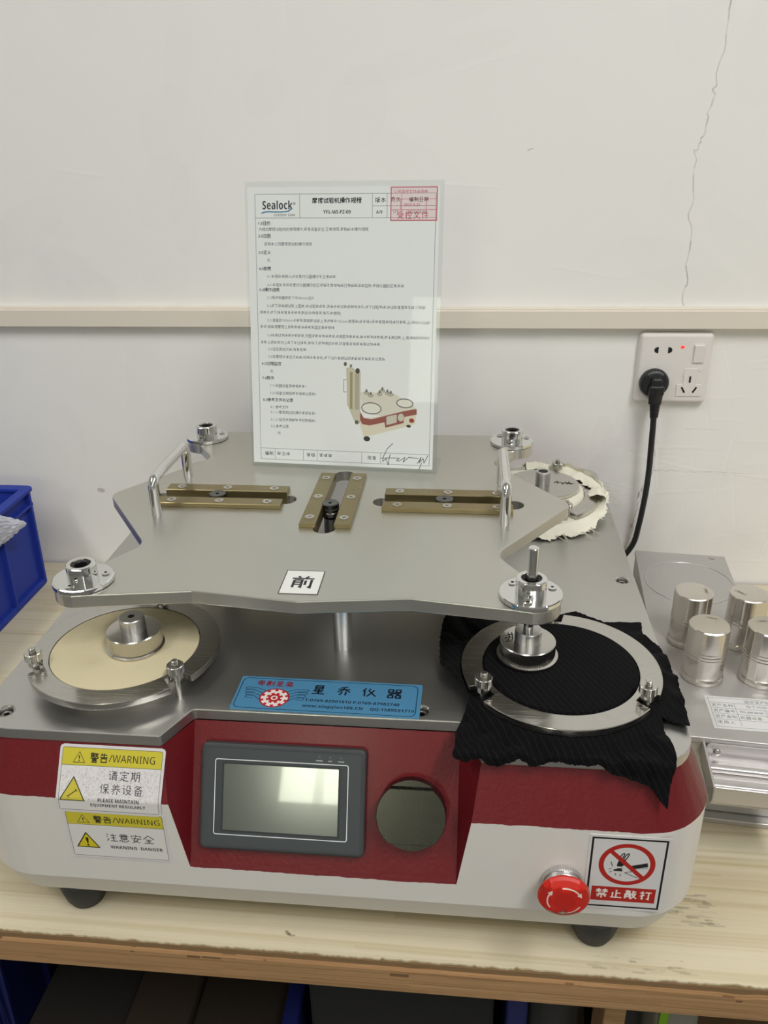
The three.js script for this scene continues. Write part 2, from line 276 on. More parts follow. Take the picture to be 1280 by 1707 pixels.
// ------------------------------------------------------------------ the room
{
  const { x0, x1, y0, y1, z1 } = ROOM, w = x1 - x0, h = y1 - y0, cx = (x0 + x1) / 2, cy = (y0 + y1) / 2, t = 0.12;
  // painted back wall: trowel marks in relief, hairline cracks and scuffs in the paint
  const X0 = -0.35, Y0 = -0.15, SZ = 1.3, N = 2048, px = (x, y) => [(x - X0) / SZ * N, N - (y - Y0) / SZ * N];
  const r = rng(3), cracks = [], jag = (pts, amp, n) => { const out = []; for (let i = 0; i < pts.length - 1; i++) for (let k = 0; k < n; k++) { const f = k / n; out.push([pts[i][0] + (pts[i + 1][0] - pts[i][0]) * f + (r() - 0.5) * amp, pts[i][1] + (pts[i + 1][1] - pts[i][1]) * f + (r() - 0.5) * amp]); } out.push(pts[pts.length - 1]); return out; };
  cracks.push([jag([[0.648, 0.72], [0.646, 0.675], [0.641, 0.60], [0.6365, 0.555], [0.629, 0.535], [0.632, 0.47], [0.636, 0.42], [0.638, 0.368]], 0.005, 8), 1.6, 0.42]);
  cracks.push([jag([[0.625, 0.20], [0.627, 0.162], [0.617, 0.135], [0.612, 0.10], [0.609, 0.07]], 0.003, 7), 1.8, 0.4]);
  cracks.push([jag([[0.627, 0.1605], [0.66, 0.1595], [0.70, 0.159], [0.75, 0.158]], 0.002, 6), 1.2, 0.25]);
  cracks.push([jag([[0.617, 0.137], [0.6105, 0.118]], 0.003, 4), 2.4, 0.6]);
  cracks.push([jag([[0.608, 0.083], [0.607, 0.077]], 0.001, 2), 3, 0.55]);
  cracks.push([jag([[0.447, 0.5385], [0.455, 0.5395]], 0.002, 3), 2.2, 0.4]);
  cracks.push([jag([[0.66, 0.216], [0.70, 0.2155]], 0.002, 4), 1.2, 0.15]);
  const wallMap = canvasMap(N, N, (c) => {
    c.fillStyle = '#f3f2ef'; c.fillRect(0, 0, N, N);
    for (let i = 0; i < 240; i++) { c.fillStyle = r() < 0.5 ? 'rgba(255,252,246,0.03)' : 'rgba(215,208,202,0.022)'; const a = r() * N, b = r() * N; c.save(); c.translate(a, b); c.rotate(r() * 3); c.beginPath(); c.ellipse(0, 0, 30 + r() * 130, 15 + r() * 60, 0, 0, 7); c.fill(); c.restore(); }
    for (const [p, lw, al] of cracks) for (let i = 0; i < p.length - 1; i++) { c.strokeStyle = 'rgba(110,100,92,' + al * (0.5 + r() * 0.6) + ')'; c.lineWidth = lw * (0.5 + r() * 0.9); c.beginPath(); c.moveTo(...px(...p[i])); c.lineTo(...px(...p[i + 1])); c.stroke(); }
    // scuffed patch where the paint has yellowed by the instrument
    for (let i = 0; i < 26; i++) { c.fillStyle = 'rgba(190,178,168,0.03)'; const [a, b] = px(0.585 + (r() - 0.5) * 0.06, 0.15 + (r() - 0.5) * 0.16); c.beginPath(); c.ellipse(a, b, 20 + r() * 40, 20 + r() * 50, 0, 0, 7); c.fill(); }
    c.fillStyle = 'rgba(120,115,110,0.35)'; { const [a, b] = px(-0.115, 0.115); c.beginPath(); c.ellipse(a, b, 9, 5, 0.1, 0, 7); c.fill(); }
  });
  const wallBump = new THREE.CanvasTexture(canvas(1024, 1024, (c) => {
    c.fillStyle = '#808080'; c.fillRect(0, 0, 1024, 1024);
    for (let i = 0; i < 170; i++) { // trowel strokes, most of them low on the right
      const low = i > 40, a = low ? 740 + r() * 284 : r() * 1024, b = low ? 640 + r() * 300 : r() * 1024, L = 8 + r() * 46, up = r() < 0.5; c.save(); c.translate(a, b); c.rotate((r() < 0.75 ? 0 : 1.5) + (r() - 0.5) * 0.6);
      const g = c.createLinearGradient(0, -3, 0, 3); g.addColorStop(0, 'rgba(128,128,128,0)'); g.addColorStop(0.5, up ? 'rgba(190,190,190,0.5)' : 'rgba(80,80,80,0.4)'); g.addColorStop(1, 'rgba(128,128,128,0)');
      c.fillStyle = g; c.beginPath(); c.ellipse(0, 0, L, 1.2 + r() * 2.2, 0, 0, 7); c.fill(); c.restore();
    }
    for (const [p, lw, al] of cracks) { c.strokeStyle = 'rgba(30,30,30,' + al + ')'; c.lineWidth = lw * 0.6; c.beginPath(); p.forEach((q, i) => { const [a, b] = px(...q); i ? c.lineTo(a / 2, b / 2) : c.moveTo(a / 2, b / 2); }); c.stroke(); }
    // a plastered-over upright mark left of the middle
    c.strokeStyle = 'rgba(200,200,200,0.5)'; c.lineWidth = 5; c.beginPath(); c.moveTo(...px(0.195, 0.59).map((q) => q / 2)); c.lineTo(...px(0.192, 0.52).map((q) => q / 2)); c.stroke();
    c.strokeStyle = 'rgba(90,90,90,0.4)'; c.lineWidth = 2; c.beginPath(); c.moveTo(...px(0.185, 0.69).map((q) => q / 2)); c.lineTo(...px(0.183, 0.64).map((q) => q / 2)); c.stroke();
  }));
  wallMap.wrapS = wallMap.wrapT = wallBump.wrapS = wallBump.wrapT = THREE.MirroredRepeatWrapping;
  const g = new THREE.BoxGeometry(w + 2 * t, h + 2 * t, t); g.translate(cx, cy, -t / 2);
  const p = g.attributes.position, uv = g.attributes.uv; for (let i = 0; i < p.count; i++) uv.setXY(i, (p.getX(i) - X0) / SZ, (p.getY(i) - Y0) / SZ);
  struct('wall_back', g, std({ map: wallMap, bumpMap: wallBump, bumpScale: 0.0016, roughness: 0.62 }));
  struct('wall_left', new THREE.BoxGeometry(t, h + 2 * t, z1), M.roomWall, [x0 - t / 2, cy, z1 / 2]);
  struct('wall_right', new THREE.BoxGeometry(t, h + 2 * t, z1), M.roomWall, [x1 + t / 2, cy, z1 / 2]);
  struct('floor', new THREE.BoxGeometry(w + 2 * t, t, z1 + 2 * t), M.floor, [cx, y0 - t / 2, z1 / 2]);
  struct('ceiling', new THREE.BoxGeometry(w + 2 * t, t, z1 + 2 * t), M.ceiling, [cx, y1 + t / 2, z1 / 2]);
  // front wall (behind the camera) with a window opening
  const s = new THREE.Shape([[x0 - t, y0 - t], [x1 + t, y0 - t], [x1 + t, y1 + t], [x0 - t, y1 + t]].map((q) => new THREE.Vector2(...q)));
  const W = WINDOW, hole = new THREE.Path([[W.x - W.w / 2, W.y - W.h / 2], [W.x - W.w / 2, W.y + W.h / 2], [W.x + W.w / 2, W.y + W.h / 2], [W.x + W.w / 2, W.y - W.h / 2]].map((q) => new THREE.Vector2(...q)));
  s.holes.push(hole);
  struct('wall_front', new THREE.ExtrudeGeometry(s, { depth: t, bevelEnabled: false }), M.roomWall, [0, 0, z1]);
  const win = new THREE.Group(); win.name = 'window_1'; win.position.set(W.x, W.y, z1 + 0.05); win.userData.kind = 'structure'; scene.add(win);
  mesh('frame', merge([box(W.w, 0.05, 0.05, 0, W.h / 2 - 0.025), box(W.w, 0.05, 0.05, 0, -W.h / 2 + 0.025), box(0.05, W.h, 0.05, -W.w / 2 + 0.025), box(0.05, W.h, 0.05, W.w / 2 - 0.025), box(0.05, W.h, 0.05)]), M.frame, win);
  const pane = std({ color: 0x222222, emissive: WINDOW_COLOR, emissiveIntensity: WINDOW.glow, roughness: 0.6 });
  for (const sx of [-1, 1]) mesh('frosted_pane', new THREE.BoxGeometry(W.w / 2 - 0.075, W.h - 0.1, 0.006), pane, win, [sx * (W.w / 4 - 0.0125), 0, 0.01]);
  const wl = new THREE.RectAreaLight(WINDOW_COLOR, WINDOW.glow, W.w - 0.1, W.h - 0.1); wl.position.set(W.x, W.y, z1 + 0.02); wl.lookAt(W.x, W.y, 0); wl.name = 'window_daylight'; scene.add(wl);
  for (const [lx, lz, lw, ll, I, where] of LUMINAIRES) {
    const L = thing('ceiling_lamp', 'long white ceiling lamp panel with a glowing diffuser, ' + where, 'ceiling lamp', [lx, y1 - 0.045, lz], 'ceiling lamps');
    mesh('housing', merge([box(lw + 0.04, 0.03, ll + 0.04, 0, 0.03)]), M.frame, L);
    mesh('diffuser', new THREE.BoxGeometry(lw, 0.02, ll), std({ color: 0x444444, emissive: LIGHT_COLOR, emissiveIntensity: I * 0.45, roughness: 0.7 }), L, [0, 0.005, 0]);
    const a = new THREE.RectAreaLight(LIGHT_COLOR, I, lw, ll); a.position.set(lx, y1 - 0.055, lz); a.lookAt(lx, 0, lz); a.name = 'ceiling_lamp_light'; scene.add(a);
  }
  // cable trunking along the wall: a cover strip with a rounded upper lip
  const T = [['trim_1', x0, 0.21], ['trim_2', 0.2105, x1]];
  for (const [name, a, b] of T) {
    const dy = name === 'trim_1' ? 0 : -0.0008;
    struct(name, boxUV(merge([box(b - a, 0.0215, 0.013, (a + b) / 2, 0.3548 + dy, 0.0066, 0.0012), box(b - a, 0.0035, 0.0105, (a + b) / 2, 0.3662 + dy, 0.0053, 0.001)])), M.trim);
  }
}

// ------------------------------------------------------------------ workbench
{
  const X0 = -1.35, X1 = 1.75, ZE = 0.594, r = rng(21);
  const bench = thing('workbench', 'pale wooden workbench with a chipped front edge, against the wall', 'workbench', [0, 0, 0]);
  const grain = canvasMap(2048, 1024, (c, w, h) => { // 1.6 m x 0.62 m
    c.fillStyle = '#e2d7b8'; c.fillRect(0, 0, w, h);
    for (let b = 0; b < 9; b++) { c.fillStyle = ['#e6dcc0', '#dfd3b2', '#e4d9bb'][b % 3]; c.fillRect(0, b * h / 9, w, h / 9); }
    for (let i = 0; i < 260; i++) { // long soft growth-ring streaks
      const y = r() * h, amp = 2 + r() * 7, ph = r() * 6, f = 0.0015 + r() * 0.003, lw = 1.5 + r() * 9; c.strokeStyle = (r() < 0.7 ? 'rgba(176,152,100,' : 'rgba(240,230,205,') + (0.05 + r() * 0.14) + ')'; c.lineWidth = lw;
      const s0 = r() * w * 0.6, L = w * (0.25 + r() * 0.75); c.beginPath(); for (let x = s0; x < Math.min(w, s0 + L); x += 16) c.lineTo(x, y + amp * Math.sin(x * f + ph) + (x - w / 2) * 0.004); c.stroke();
    }
    for (let i = 0; i < 1200; i++) { c.strokeStyle = 'rgba(150,125,80,' + r() * 0.12 + ')'; c.lineWidth = 0.8; const x = r() * w, y = r() * h; c.beginPath(); c.moveTo(x, y); c.lineTo(x + 20 + r() * 120, y + (r() - 0.5) * 2); c.stroke(); }
    // pencil and grease marks near the front right foot
    const P = (x, z) => [(x + 0.45) / 1.6 * w, z / 0.62 * h];
    for (let i = 0; i < 130; i++) { const [a, b] = P(0.562 + (r() - 0.5) * 0.045, 0.53 + (r() - 0.5) * 0.03); c.fillStyle = 'rgba(60,55,45,' + r() * 0.22 + ')'; c.fillRect(a, b, 2 + r() * 14, 0.8 + r() * 2.4); }
    for (let i = 0; i < 40; i++) { const [a, b] = P(0.52 + (r() - 0.5) * 0.07, 0.582 + (r() - 0.5) * 0.012); c.fillStyle = 'rgba(90,80,55,' + r() * 0.25 + ')'; c.fillRect(a, b, 2 + r() * 12, 0.8 + r() * 2); }
    for (let i = 0; i < 9; i++) { const [a, b] = P(0.255 + r() * 0.01, 0.575 + (r() - 0.5) * 0.01); c.fillStyle = 'rgba(80,70,50,0.4)'; c.fillRect(a, b, 3, 2); }
  });
  grain.wrapS = grain.wrapT = THREE.RepeatWrapping;
  const top = std({ map: grain, color: new THREE.Color(0.88, 0.88, 0.885), roughness: 0.55, bumpMap: rep(brushX, 1, 4), bumpScale: 0.00008 });
  const edge = canvasMap(2048, 64, (c, w, h) => {
    c.fillStyle = '#a8835a'; c.fillRect(0, 0, w, h);
    for (let i = 0; i < 300; i++) { c.strokeStyle = (r() < 0.6 ? 'rgba(110,78,44,' : 'rgba(200,168,120,') + (0.06 + r() * 0.16) + ')'; c.lineWidth = 1 + r() * 3; const x = r() * w, y = r() * h; c.beginPath(); c.moveTo(x, y); c.lineTo(x + 60 + r() * 300, y + (r() - 0.5) * 8); c.stroke(); }
    for (let i = 0; i < 14; i++) { c.fillStyle = 'rgba(70,45,20,0.5)'; c.fillRect(r() * w, r() * h * 0.3, 3 + r() * 22, 2 + r() * 6); }
  });
  edge.wrapS = edge.wrapT = THREE.RepeatWrapping; edge.repeat.set(1 / 1.2, 1 / 0.03);
  const edgeMat = std({ map: edge, roughness: 0.6 });
  const core = std({ color: S('#8f7450'), roughness: 0.9, bumpMap: rep(fineNoise, 40), bumpScale: 0.0012 });
  // thin top sheet, its front edge splintered
  const s = new THREE.Shape(); s.moveTo(X0, -0.004); s.lineTo(X0, -ZE + 0.0015);
  let q = 0; for (let x = X0 + 0.002; x < X1; x += 0.0022) { q = q * 0.75 + (r() - 0.5) * 0.0012; const nick = r() < 0.02 ? 0.0016 * r() : 0; s.lineTo(x, -(ZE - 0.0016 + q - nick)); }
  s.lineTo(X1, -ZE + 0.0015); s.lineTo(X1, -0.004); s.closePath();
  const sheet = new THREE.ExtrudeGeometry(s, { depth: 0.0016, bevelEnabled: false }); sheet.rotateX(-Math.PI / 2); sheet.translate(0, -0.0016, 0);
  { const p = sheet.attributes.position, uv = sheet.attributes.uv; for (let i = 0; i < p.count; i++) uv.setXY(i, (p.getX(i) + 0.45) / 1.6, 1 - p.getZ(i) / 0.62); }
  mesh('top_sheet', sheet, top, bench);
  mesh('core_board', boxUV(box(X1 - X0, 0.0264, ZE - 0.004, (X0 + X1) / 2, -0.0016 - 0.0132, (ZE + 0.004) / 2), 1), core, bench);
  // solid edging strip, its upper edge a little lower and worn
  const e = new THREE.BoxGeometry(X1 - X0, 0.0225, 0.0035, 400, 1, 1); { const p = e.attributes.position; for (let i = 0; i < p.count; i++) if (p.getY(i) > 0) p.setY(i, p.getY(i) + 0.0007 * perlin.noise(p.getX(i) * 60, 1, 0) - (perlin.noise(p.getX(i) * 14, 5, 0) > 0.45 ? 0.001 : 0)); }
  e.translate((X0 + X1) / 2, -0.0175, ZE + 0.00175); mesh('edging_strip', boxUV(e), edgeMat, bench);
  for (const x of [-1.25, 1.65]) mesh('leg', boxUV(box(0.034, 0.732, 0.034, x, -0.028 - 0.366, 0.53, 0.002)), edgeMat, bench);
  mesh('leg', boxUV(box(0.018, 0.732, 0.04, 0.5215, -0.028 - 0.366, 0.53, 0.002)), edgeMat, bench);
  for (const x of [-1.25, 1.65]) mesh('leg', boxUV(box(0.034, 0.732, 0.034, x, -0.028 - 0.366, 0.04, 0.002)), edgeMat, bench);
  mesh('lower_shelf', boxUV(box(X1 - X0 - 0.1, 0.018, 0.55, (X0 + X1) / 2, -0.38, 0.30, 0.001)), core, bench);
}

// ------------------------------------------------------------------ the abrasion tester: housing, deck plate, controls, stickers
// world positions; each part's geometry is moved into its thing's frame
const ORIGIN = new Map();
function at(t) { const o = t.position.clone(); ORIGIN.set(t, o); return t; }
function part(name, geo, mat, t, parent = t) { const o = ORIGIN.get(t); geo.translate(-o.x, -o.y, -o.z); return mesh(name, geo, mat, parent); }
function filletPath(pts, seg = 8) { // [x, z, radius] corners -> rounded outline of Vector2(x, -z)
  const out = [], n = pts.length;
  for (let i = 0; i < n; i++) {
    const P = pts[i], A = pts[(i + n - 1) % n], B = pts[(i + 1) % n], r = P[2] ?? 0;
    if (!r) { out.push(new THREE.Vector2(P[0], -P[1])); continue; }
    let ax = A[0] - P[0], az = A[1] - P[1], bx = B[0] - P[0], bz = B[1] - P[1]; const la = Math.hypot(ax, az), lb = Math.hypot(bx, bz); ax /= la; az /= la; bx /= lb; bz /= lb;
    const th = Math.acos(Math.max(-1, Math.min(1, ax * bx + az * bz))); if (th > 3.1) { out.push(new THREE.Vector2(P[0], -P[1])); continue; }
    const t = Math.min(r / Math.tan(th / 2), la * 0.49, lb * 0.49), rr = t * Math.tan(th / 2);
    const mx = ax + bx, mz = az + bz, ml = Math.hypot(mx, mz), d = rr / Math.sin(th / 2), cx = P[0] + mx / ml * d, cz = P[1] + mz / ml * d;
    const a0 = Math.atan2(P[1] + az * t - cz, P[0] + ax * t - cx); let a1 = Math.atan2(P[1] + bz * t - cz, P[0] + bx * t - cx), da = a1 - a0; while (da > Math.PI) da -= 2 * Math.PI; while (da < -Math.PI) da += 2 * Math.PI;
    for (let k = 0; k <= seg; k++) { const a = a0 + da * k / seg; out.push(new THREE.Vector2(cx + rr * Math.cos(a), -(cz + rr * Math.sin(a)))); }
  }
  return out;
}
function slab(outline, holes, y0, y1, bevel = 0.0008) { // horizontal plate from y0 to y1
  const s = new THREE.Shape(outline); for (const h of holes) s.holes.push(new THREE.Path(h));
  const g = new THREE.ExtrudeGeometry(s, { depth: y1 - y0 - 2 * bevel, bevelEnabled: true, bevelThickness: bevel, bevelSize: bevel, bevelOffset: -bevel, bevelSegments: 2, curveSegments: 10 });
  g.rotateX(-Math.PI / 2); g.translate(0, y0 + bevel, 0); return boxUV(g, 1);
}
function circlePath(x, z, r, n = 24) { const o = []; for (let i = 0; i < n; i++) { const a = -i / n * Math.PI * 2; o.push(new THREE.Vector2(x + r * Math.cos(a), -z + r * Math.sin(a))); } return o; }

const DECK = 0.181, FRONT = 0.5715, XL = 0.038, XR = 0.546, ZB = 0.05;
const tester = at(thing('abrasion_tester', 'large red and white fabric abrasion tester with a silver deck, touch panel and warning stickers', 'testing machine', [0.292, 0, 0.31]));
{ // housing: rings of outline points at five heights; the control panel is a leaning recess in the front
  const r = rng(9), R = 0.034;
  const lerp = (a, b, t) => a + (b - a) * t;
  const levels = [[0.172, -0.001], [0.135, 0.0165], [0.076, 0.0165], [0.057, 0.0165], [0.0315, 0.0055], [0.029, 0.003]];
  const ringAt = ([y, e]) => {
    const zf = FRONT + e, xl = XL - e, xr = XR + e, zb = ZB - Math.min(e, 0.012), rad = R + e, pts = [], kind = [];
    const k = Math.min(1, Math.max(0, (0.172 - y) / 0.096)); // 0 at the deck, 1 where the recess runs out
    const ol = lerp(0.181, 0.1955, k), or = lerp(0.4033, 0.3885, k), zi = k >= 1 ? zf : lerp(0.541, 0.588, k);
    const seg = (x0, z0, x1, z1, n, id) => { for (let i = 0; i < n; i++) { pts.push([lerp(x0, x1, i / n), lerp(z0, z1, i / n)]); kind.push(id); } };
    const arc = (cx, cz, a0, a1, n, id) => { for (let i = 0; i < n; i++) { const a = lerp(a0, a1, i / n); pts.push([cx + rad * Math.cos(a), cz + rad * Math.sin(a)]); kind.push(id); } };
    arc(xl + rad, zf - rad, Math.PI, Math.PI / 2, 14, 0);
    seg(xl + rad, zf, ol, zf, 40, 0);
    seg(ol, zf, 0.1955, zi, 6, 1); seg(0.1955, zi, 0.3885, zi, 60, 1); seg(0.3885, zi, or, zf, 6, 1);
    seg(or, zf, xr - rad, zf, 44, 0);
    arc(xr - rad, zf - rad, Math.PI / 2, 0, 14, 0);
    seg(xr, zf - rad, xr, zb + rad, 14, 0); arc(xr - rad, zb + rad, 0, -Math.PI / 2, 8, 0); seg(xr - rad, zb, xl + rad, zb, 10, 0); arc(xl + rad, zb + rad, -Math.PI / 2, -Math.PI, 8, 0); seg(xl, zb + rad, xl, zf - rad, 14, 0);
    return { y, pts, kind };
  };
  const rings = levels.map(ringAt), n = rings[0].pts.length, jit = [];
  let q = 0; for (let i = 0; i < n; i++) { q = q * 0.5 + (r() - 0.5) * 0.0008; jit.push(q); }
  const V = (l, i) => { const [x, z] = rings[l].pts[i % n]; let y = rings[l].y; const kd = rings[l].kind[i % n]; if ((l === 1 && kd === 0) || (l === 2 && kd === 1)) y += jit[i % n]; return new THREE.Vector3(x, y, z); };
  const red = [], white = [];
  const tri = (list, a, b, c) => { const area = b.clone().sub(a).cross(c.clone().sub(a)).length(); if (area > 1e-10) list.push(a, b, c); };
  for (let l = 0; l < rings.length - 1; l++) for (let i = 0; i < n; i++) {
    const list = l === 0 || (l === 1 && rings[0].kind[i] === 1) ? red : white;
    const a = V(l, i), b = V(l, i + 1), c = V(l + 1, i), d = V(l + 1, i + 1);
    tri(list, a, c, b); tri(list, b, c, d);
  }
  { const l = rings.length - 1, c0 = new THREE.Vector3(0.292, rings[l].y, 0.31); for (let i = 0; i < n; i++) tri(white, V(l, i), c0, V(l, i + 1)); }
  const build = (list) => { let g = new THREE.BufferGeometry().setFromPoints(list); g.setAttribute('uv', new THREE.Float32BufferAttribute(new Float32Array(list.length * 2), 2)); g.computeVertexNormals(); g = toCreasedNormals(mergeVertices((() => { g.deleteAttribute('normal'); g.deleteAttribute('uv'); return g; })(), 1e-6), 0.28); return boxUV(g, 1); };
  const w = part('housing', build(white), M.white, tester); w.userData.label = 'white painted lower housing';
  const rd = part('red_band', build(red), M.red, tester); rd.userData.label = 'red hammered paint band and recessed control panel';
  // deck plate
  const outline = filletPath([[XL, ZB, 0.02], [XL, FRONT, 0.03], [0.181, FRONT, 0.003], [0.1952, 0.5405, 0.004], [0.3892, 0.5405, 0.004], [0.4033, FRONT, 0.003], [XR, FRONT, 0.032], [XR, ZB, 0.02]]);
  const SCREWS = [[0.0585, 0.5528], [0.534, 0.328], [0.3608, 0.5301], [0.0585, 0.328], [0.534, 0.095], [0.0585, 0.095]];
  const deck = part('deck_plate', slab(outline, SCREWS.map(([x, z]) => circlePath(x, z, 0.0058)), 0.172, DECK, 0.0007), M.plate, tester);
  for (const [x, z] of SCREWS) {
    const g = merge([lathe([[0.0022, 0.0025], [0.0022, 0.0056], [0.0040, 0.0056], [0.0046, 0.005], [0.0046, 0]], 24), lathe([[0.0052, 0.0083], [0.0058, 0.0088], [0.0064, 0.0091], [0.0058, 0.0086]], 24)]); g.translate(x, 0.1722, z);
    const sc = part('cap_screw', g, M.steel, tester, deck);
  }
  // rubber feet
  for (const [x, z] of [[0.0915, 0.557], [0.493, 0.557], [0.0915, 0.08], [0.493, 0.08]]) {
    const g = lathe([[0.0001, 0], [0.0105, 0], [0.0135, 0.0012], [0.0165, 0.008], [0.0192, 0.0205], [0.0197, 0.0285], [0.019, 0.0293], [0.0001, 0.0293]], 40); g.translate(x, 0, z); part('rubber_foot', g, M.rubber, tester);
  }
  // abrading tables under three clamp rings
  for (const [x, z, h] of [[0.126, 0.4876, 0.1952], [0.4613, 0.4906, 0.1952], [0.4605, 0.1650, 0.2005]]) { const g = lathe([[0.0001, h], [0.0555, h], [0.0562, h - 0.001], [0.0562, DECK], [0.0001, DECK]], 64); g.translate(x, 0, z); part('abrading_table', g, M.steel, tester); }
  // support posts and drive pins between deck and guide plate
  for (const [x, z] of [[0.2928, 0.4515], [0.19, 0.18], [0.385, 0.18]]) { const g = lathe([[0.0001, 0.242], [0.0072, 0.242], [0.0076, 0.2416], [0.0076, DECK], [0.0001, DECK]], 40); g.translate(x, 0, z); part('support_post', g, M.satin, tester); }
  for (const [x, z] of [[0.1576, 0.3202], [0.3697, 0.3205], [0.2668, 0.3355]]) {
    const g = lathe([[0.0001, 0.2455], [0.0046, 0.2455], [0.0046, 0.2425], [0.0066, 0.2415], [0.0066, DECK], [0.0001, DECK]], 32); g.translate(x, 0, z); const pin = part('drive_pin', g, M.darkSteel, tester);
    const c = merge([lathe([[0.0016, 0.2535], [0.0016, 0.2555], [0.0068, 0.2562], [0.0078, 0.2556], [0.0079, 0.2520], [0.0074, 0.2516], [0.0079, 0.2510], [0.0079, 0.2484], [0.0074, 0.248], [0.0079, 0.2474], [0.0079, 0.244], [0.0045, 0.2425]], 40)]); c.translate(x, 0, z); part('roller', c, M.darkSteel, tester, pin);
  }
  // controls on the leaning panel
  const PAN = (u, v, off) => [0.292 + u, 0.172 - 0.8981 * v + 0.4397 * off, 0.541 + 0.4397 * v + 0.8981 * off], TILT = -0.4553;
  const o = ORIGIN.get(tester);
  const onPanel = (name, geo, mat, u, v, off, parent = tester) => { geo.rotateX(TILT); geo.translate(...PAN(u, v, off)); return part(name, geo, mat, tester, parent); };
  const BW = 0.1198, BH = 0.0758;
  const bz = (() => { const g = new THREE.ExtrudeGeometry(roundRect(BW - 0.004, BH - 0.004, 0.0025), { depth: 0.0045, bevelEnabled: true, bevelThickness: 0.0015, bevelSize: 0.002, bevelSegments: 3 }); return g; })();
  const bezel = onPanel('touch_panel', boxUV(bz), M.bezel, -0.02885, 0.0523, 0.0005); bezel.userData.label = 'dark grey touch panel with a white line around its screen';
  const faceMap = canvasMap(1200, 740, (c, w2, h2) => { // printed front foil
    const X = (u) => (u + 0.0855) / 0.1133 * w2, Y = (v) => (v - 0.0177) / 0.0693 * h2;
    c.fillStyle = '#3a3f42'; c.fillRect(0, 0, w2, h2);
    const rr = (x0, y0, x1, y1, q2) => { c.beginPath(); c.roundRect(x0, y0, x1 - x0, y1 - y0, q2); };
    c.fillStyle = '#34393c'; rr(X(-0.078), Y(0.0256), X(0.0184), Y(0.0792), 16); c.fill();
    c.strokeStyle = '#d8dcdc'; c.lineWidth = 7; c.stroke();
    c.fillStyle = '#23282b'; c.fillRect(X(-0.0728), Y(0.0274), X(0.013) - X(-0.0728), Y(0.0772) - Y(0.0274));
    c.textAlign = 'center'; c.font = 'bold 15px sans-serif'; ['POWER', 'RUN', 'COMM'].forEach((t, i) => { c.fillStyle = '#c3c9c8'; c.fillText(t, X(-0.0025 + i * 0.0078), Y(0.0237)); c.fillStyle = '#4f5557'; c.beginPath(); c.arc(X(-0.0025 + i * 0.0078), Y(0.0206), 10, 0, 7); c.fill(); });
  });
  const foil = onPanel('front_foil', plaque(0.1133, 0.0693, 0.002, 0.0003), std({ map: faceMap, roughness: 0.4 }), -0.02885, 0.05235, 0.0065, bezel);
  const screenMat = phys({ color: new THREE.Color(0.055, 0.067, 0.054), roughness: 0.16, clearcoat: 1, clearcoatRoughness: 0.03, ior: 1.9 });
  onPanel('screen', plaque(0.0832, 0.0472, 0.0005, 0.0004), screenMat, -0.0299, 0.0522, 0.0068, bezel);
  { // round steel cover with a flat step cut at top and bottom
    const R2 = 0.0245, ch = 0.0192; const base = new THREE.CylinderGeometry(R2, R2, 0.0095, 72); base.rotateX(Math.PI / 2); base.translate(0, 0, 0.00475);
    const s = new THREE.Shape(); const a0 = Math.asin(ch / R2); s.moveTo(R2 * Math.cos(a0), -R2 * Math.sin(a0)); for (let i = 1; i <= 30; i++) { const a = -a0 + 2 * a0 * i / 30; s.lineTo(R2 * Math.cos(a), R2 * Math.sin(a)); } for (let i = 0; i <= 30; i++) { const a = Math.PI - a0 + 2 * a0 * i / 30; s.lineTo(R2 * Math.cos(a), R2 * Math.sin(a)); }
    const top = new THREE.ExtrudeGeometry(s, { depth: 0.0032, bevelEnabled: true, bevelThickness: 0.0004, bevelSize: 0.0004, bevelOffset: -0.0004, bevelSegments: 1 }); top.translate(0, 0, 0.0095);
    onPanel('round_cover', boxUV(merge([toCreasedNormals(base, 0.6), top]), 1), std({ color: new THREE.Color(0.066, 0.064, 0.054), metalness: 1, roughness: 0.34, roughnessMap: rep(smudge, 20) }), 0.064, 0.057, 0.0002).userData.label = 'round brushed steel cover beside the touch panel';
  }
  // emergency stop
  const onFront = (name, geo, mat, x, y, z, parent = tester) => { geo.translate(x, y, z); return part(name, geo, mat, tester, parent); };
  const SX = 0.461, SY = 0.0885, SZ = 0.588;
  const colGeo = merge([knurl(0.0138, 0.0042, 60, 0.0005, 0.00012), lathe([[0.0001, 0.0075], [0.0125, 0.0075], [0.0127, 0.0072], [0.0127, 0.0045], [0.0001, 0.0045]], 48), lathe([[0.0095, 0.0102], [0.0095, 0.007]], 40)]); colGeo.rotateX(Math.PI / 2);
  const stop = onFront('emergency_stop', colGeo, M.satin, SX, SY, SZ); stop.userData.label = 'emergency stop with metal collar and red mushroom head';
  const headMap = canvasMap(512, 512, (c) => {
    c.fillStyle = '#d4200f'; c.fillRect(0, 0, 512, 512);
    c.fillStyle = '#c91c0d'; c.beginPath(); c.arc(256, 256, 108, 0, 7); c.fill();
    c.strokeStyle = c.fillStyle = '#f4e3d6'; c.lineWidth = 15;
    for (const a of [-1.75, 0.42, 2.5]) { const L = 1.15; c.beginPath(); c.arc(256, 256, 162, a, a + L); c.stroke(); const e = a + L, ex = 256 + 162 * Math.cos(e), ey = 256 + 162 * Math.sin(e); c.save(); c.translate(ex, ey); c.rotate(e + Math.PI / 2); c.beginPath(); c.moveTo(-4, -25); c.lineTo(50, 0); c.lineTo(-4, 25); c.fill(); c.restore(); }
  });
  const head = lathe([[0.0001, 0.0185], [0.0062, 0.0184], [0.0105, 0.0182], [0.0140, 0.0174], [0.0165, 0.0158], [0.0176, 0.0138], [0.0174, 0.0122], [0.016, 0.011], [0.011, 0.0095], [0.0001, 0.0095]], 56, 1.0); head.rotateX(Math.PI / 2);
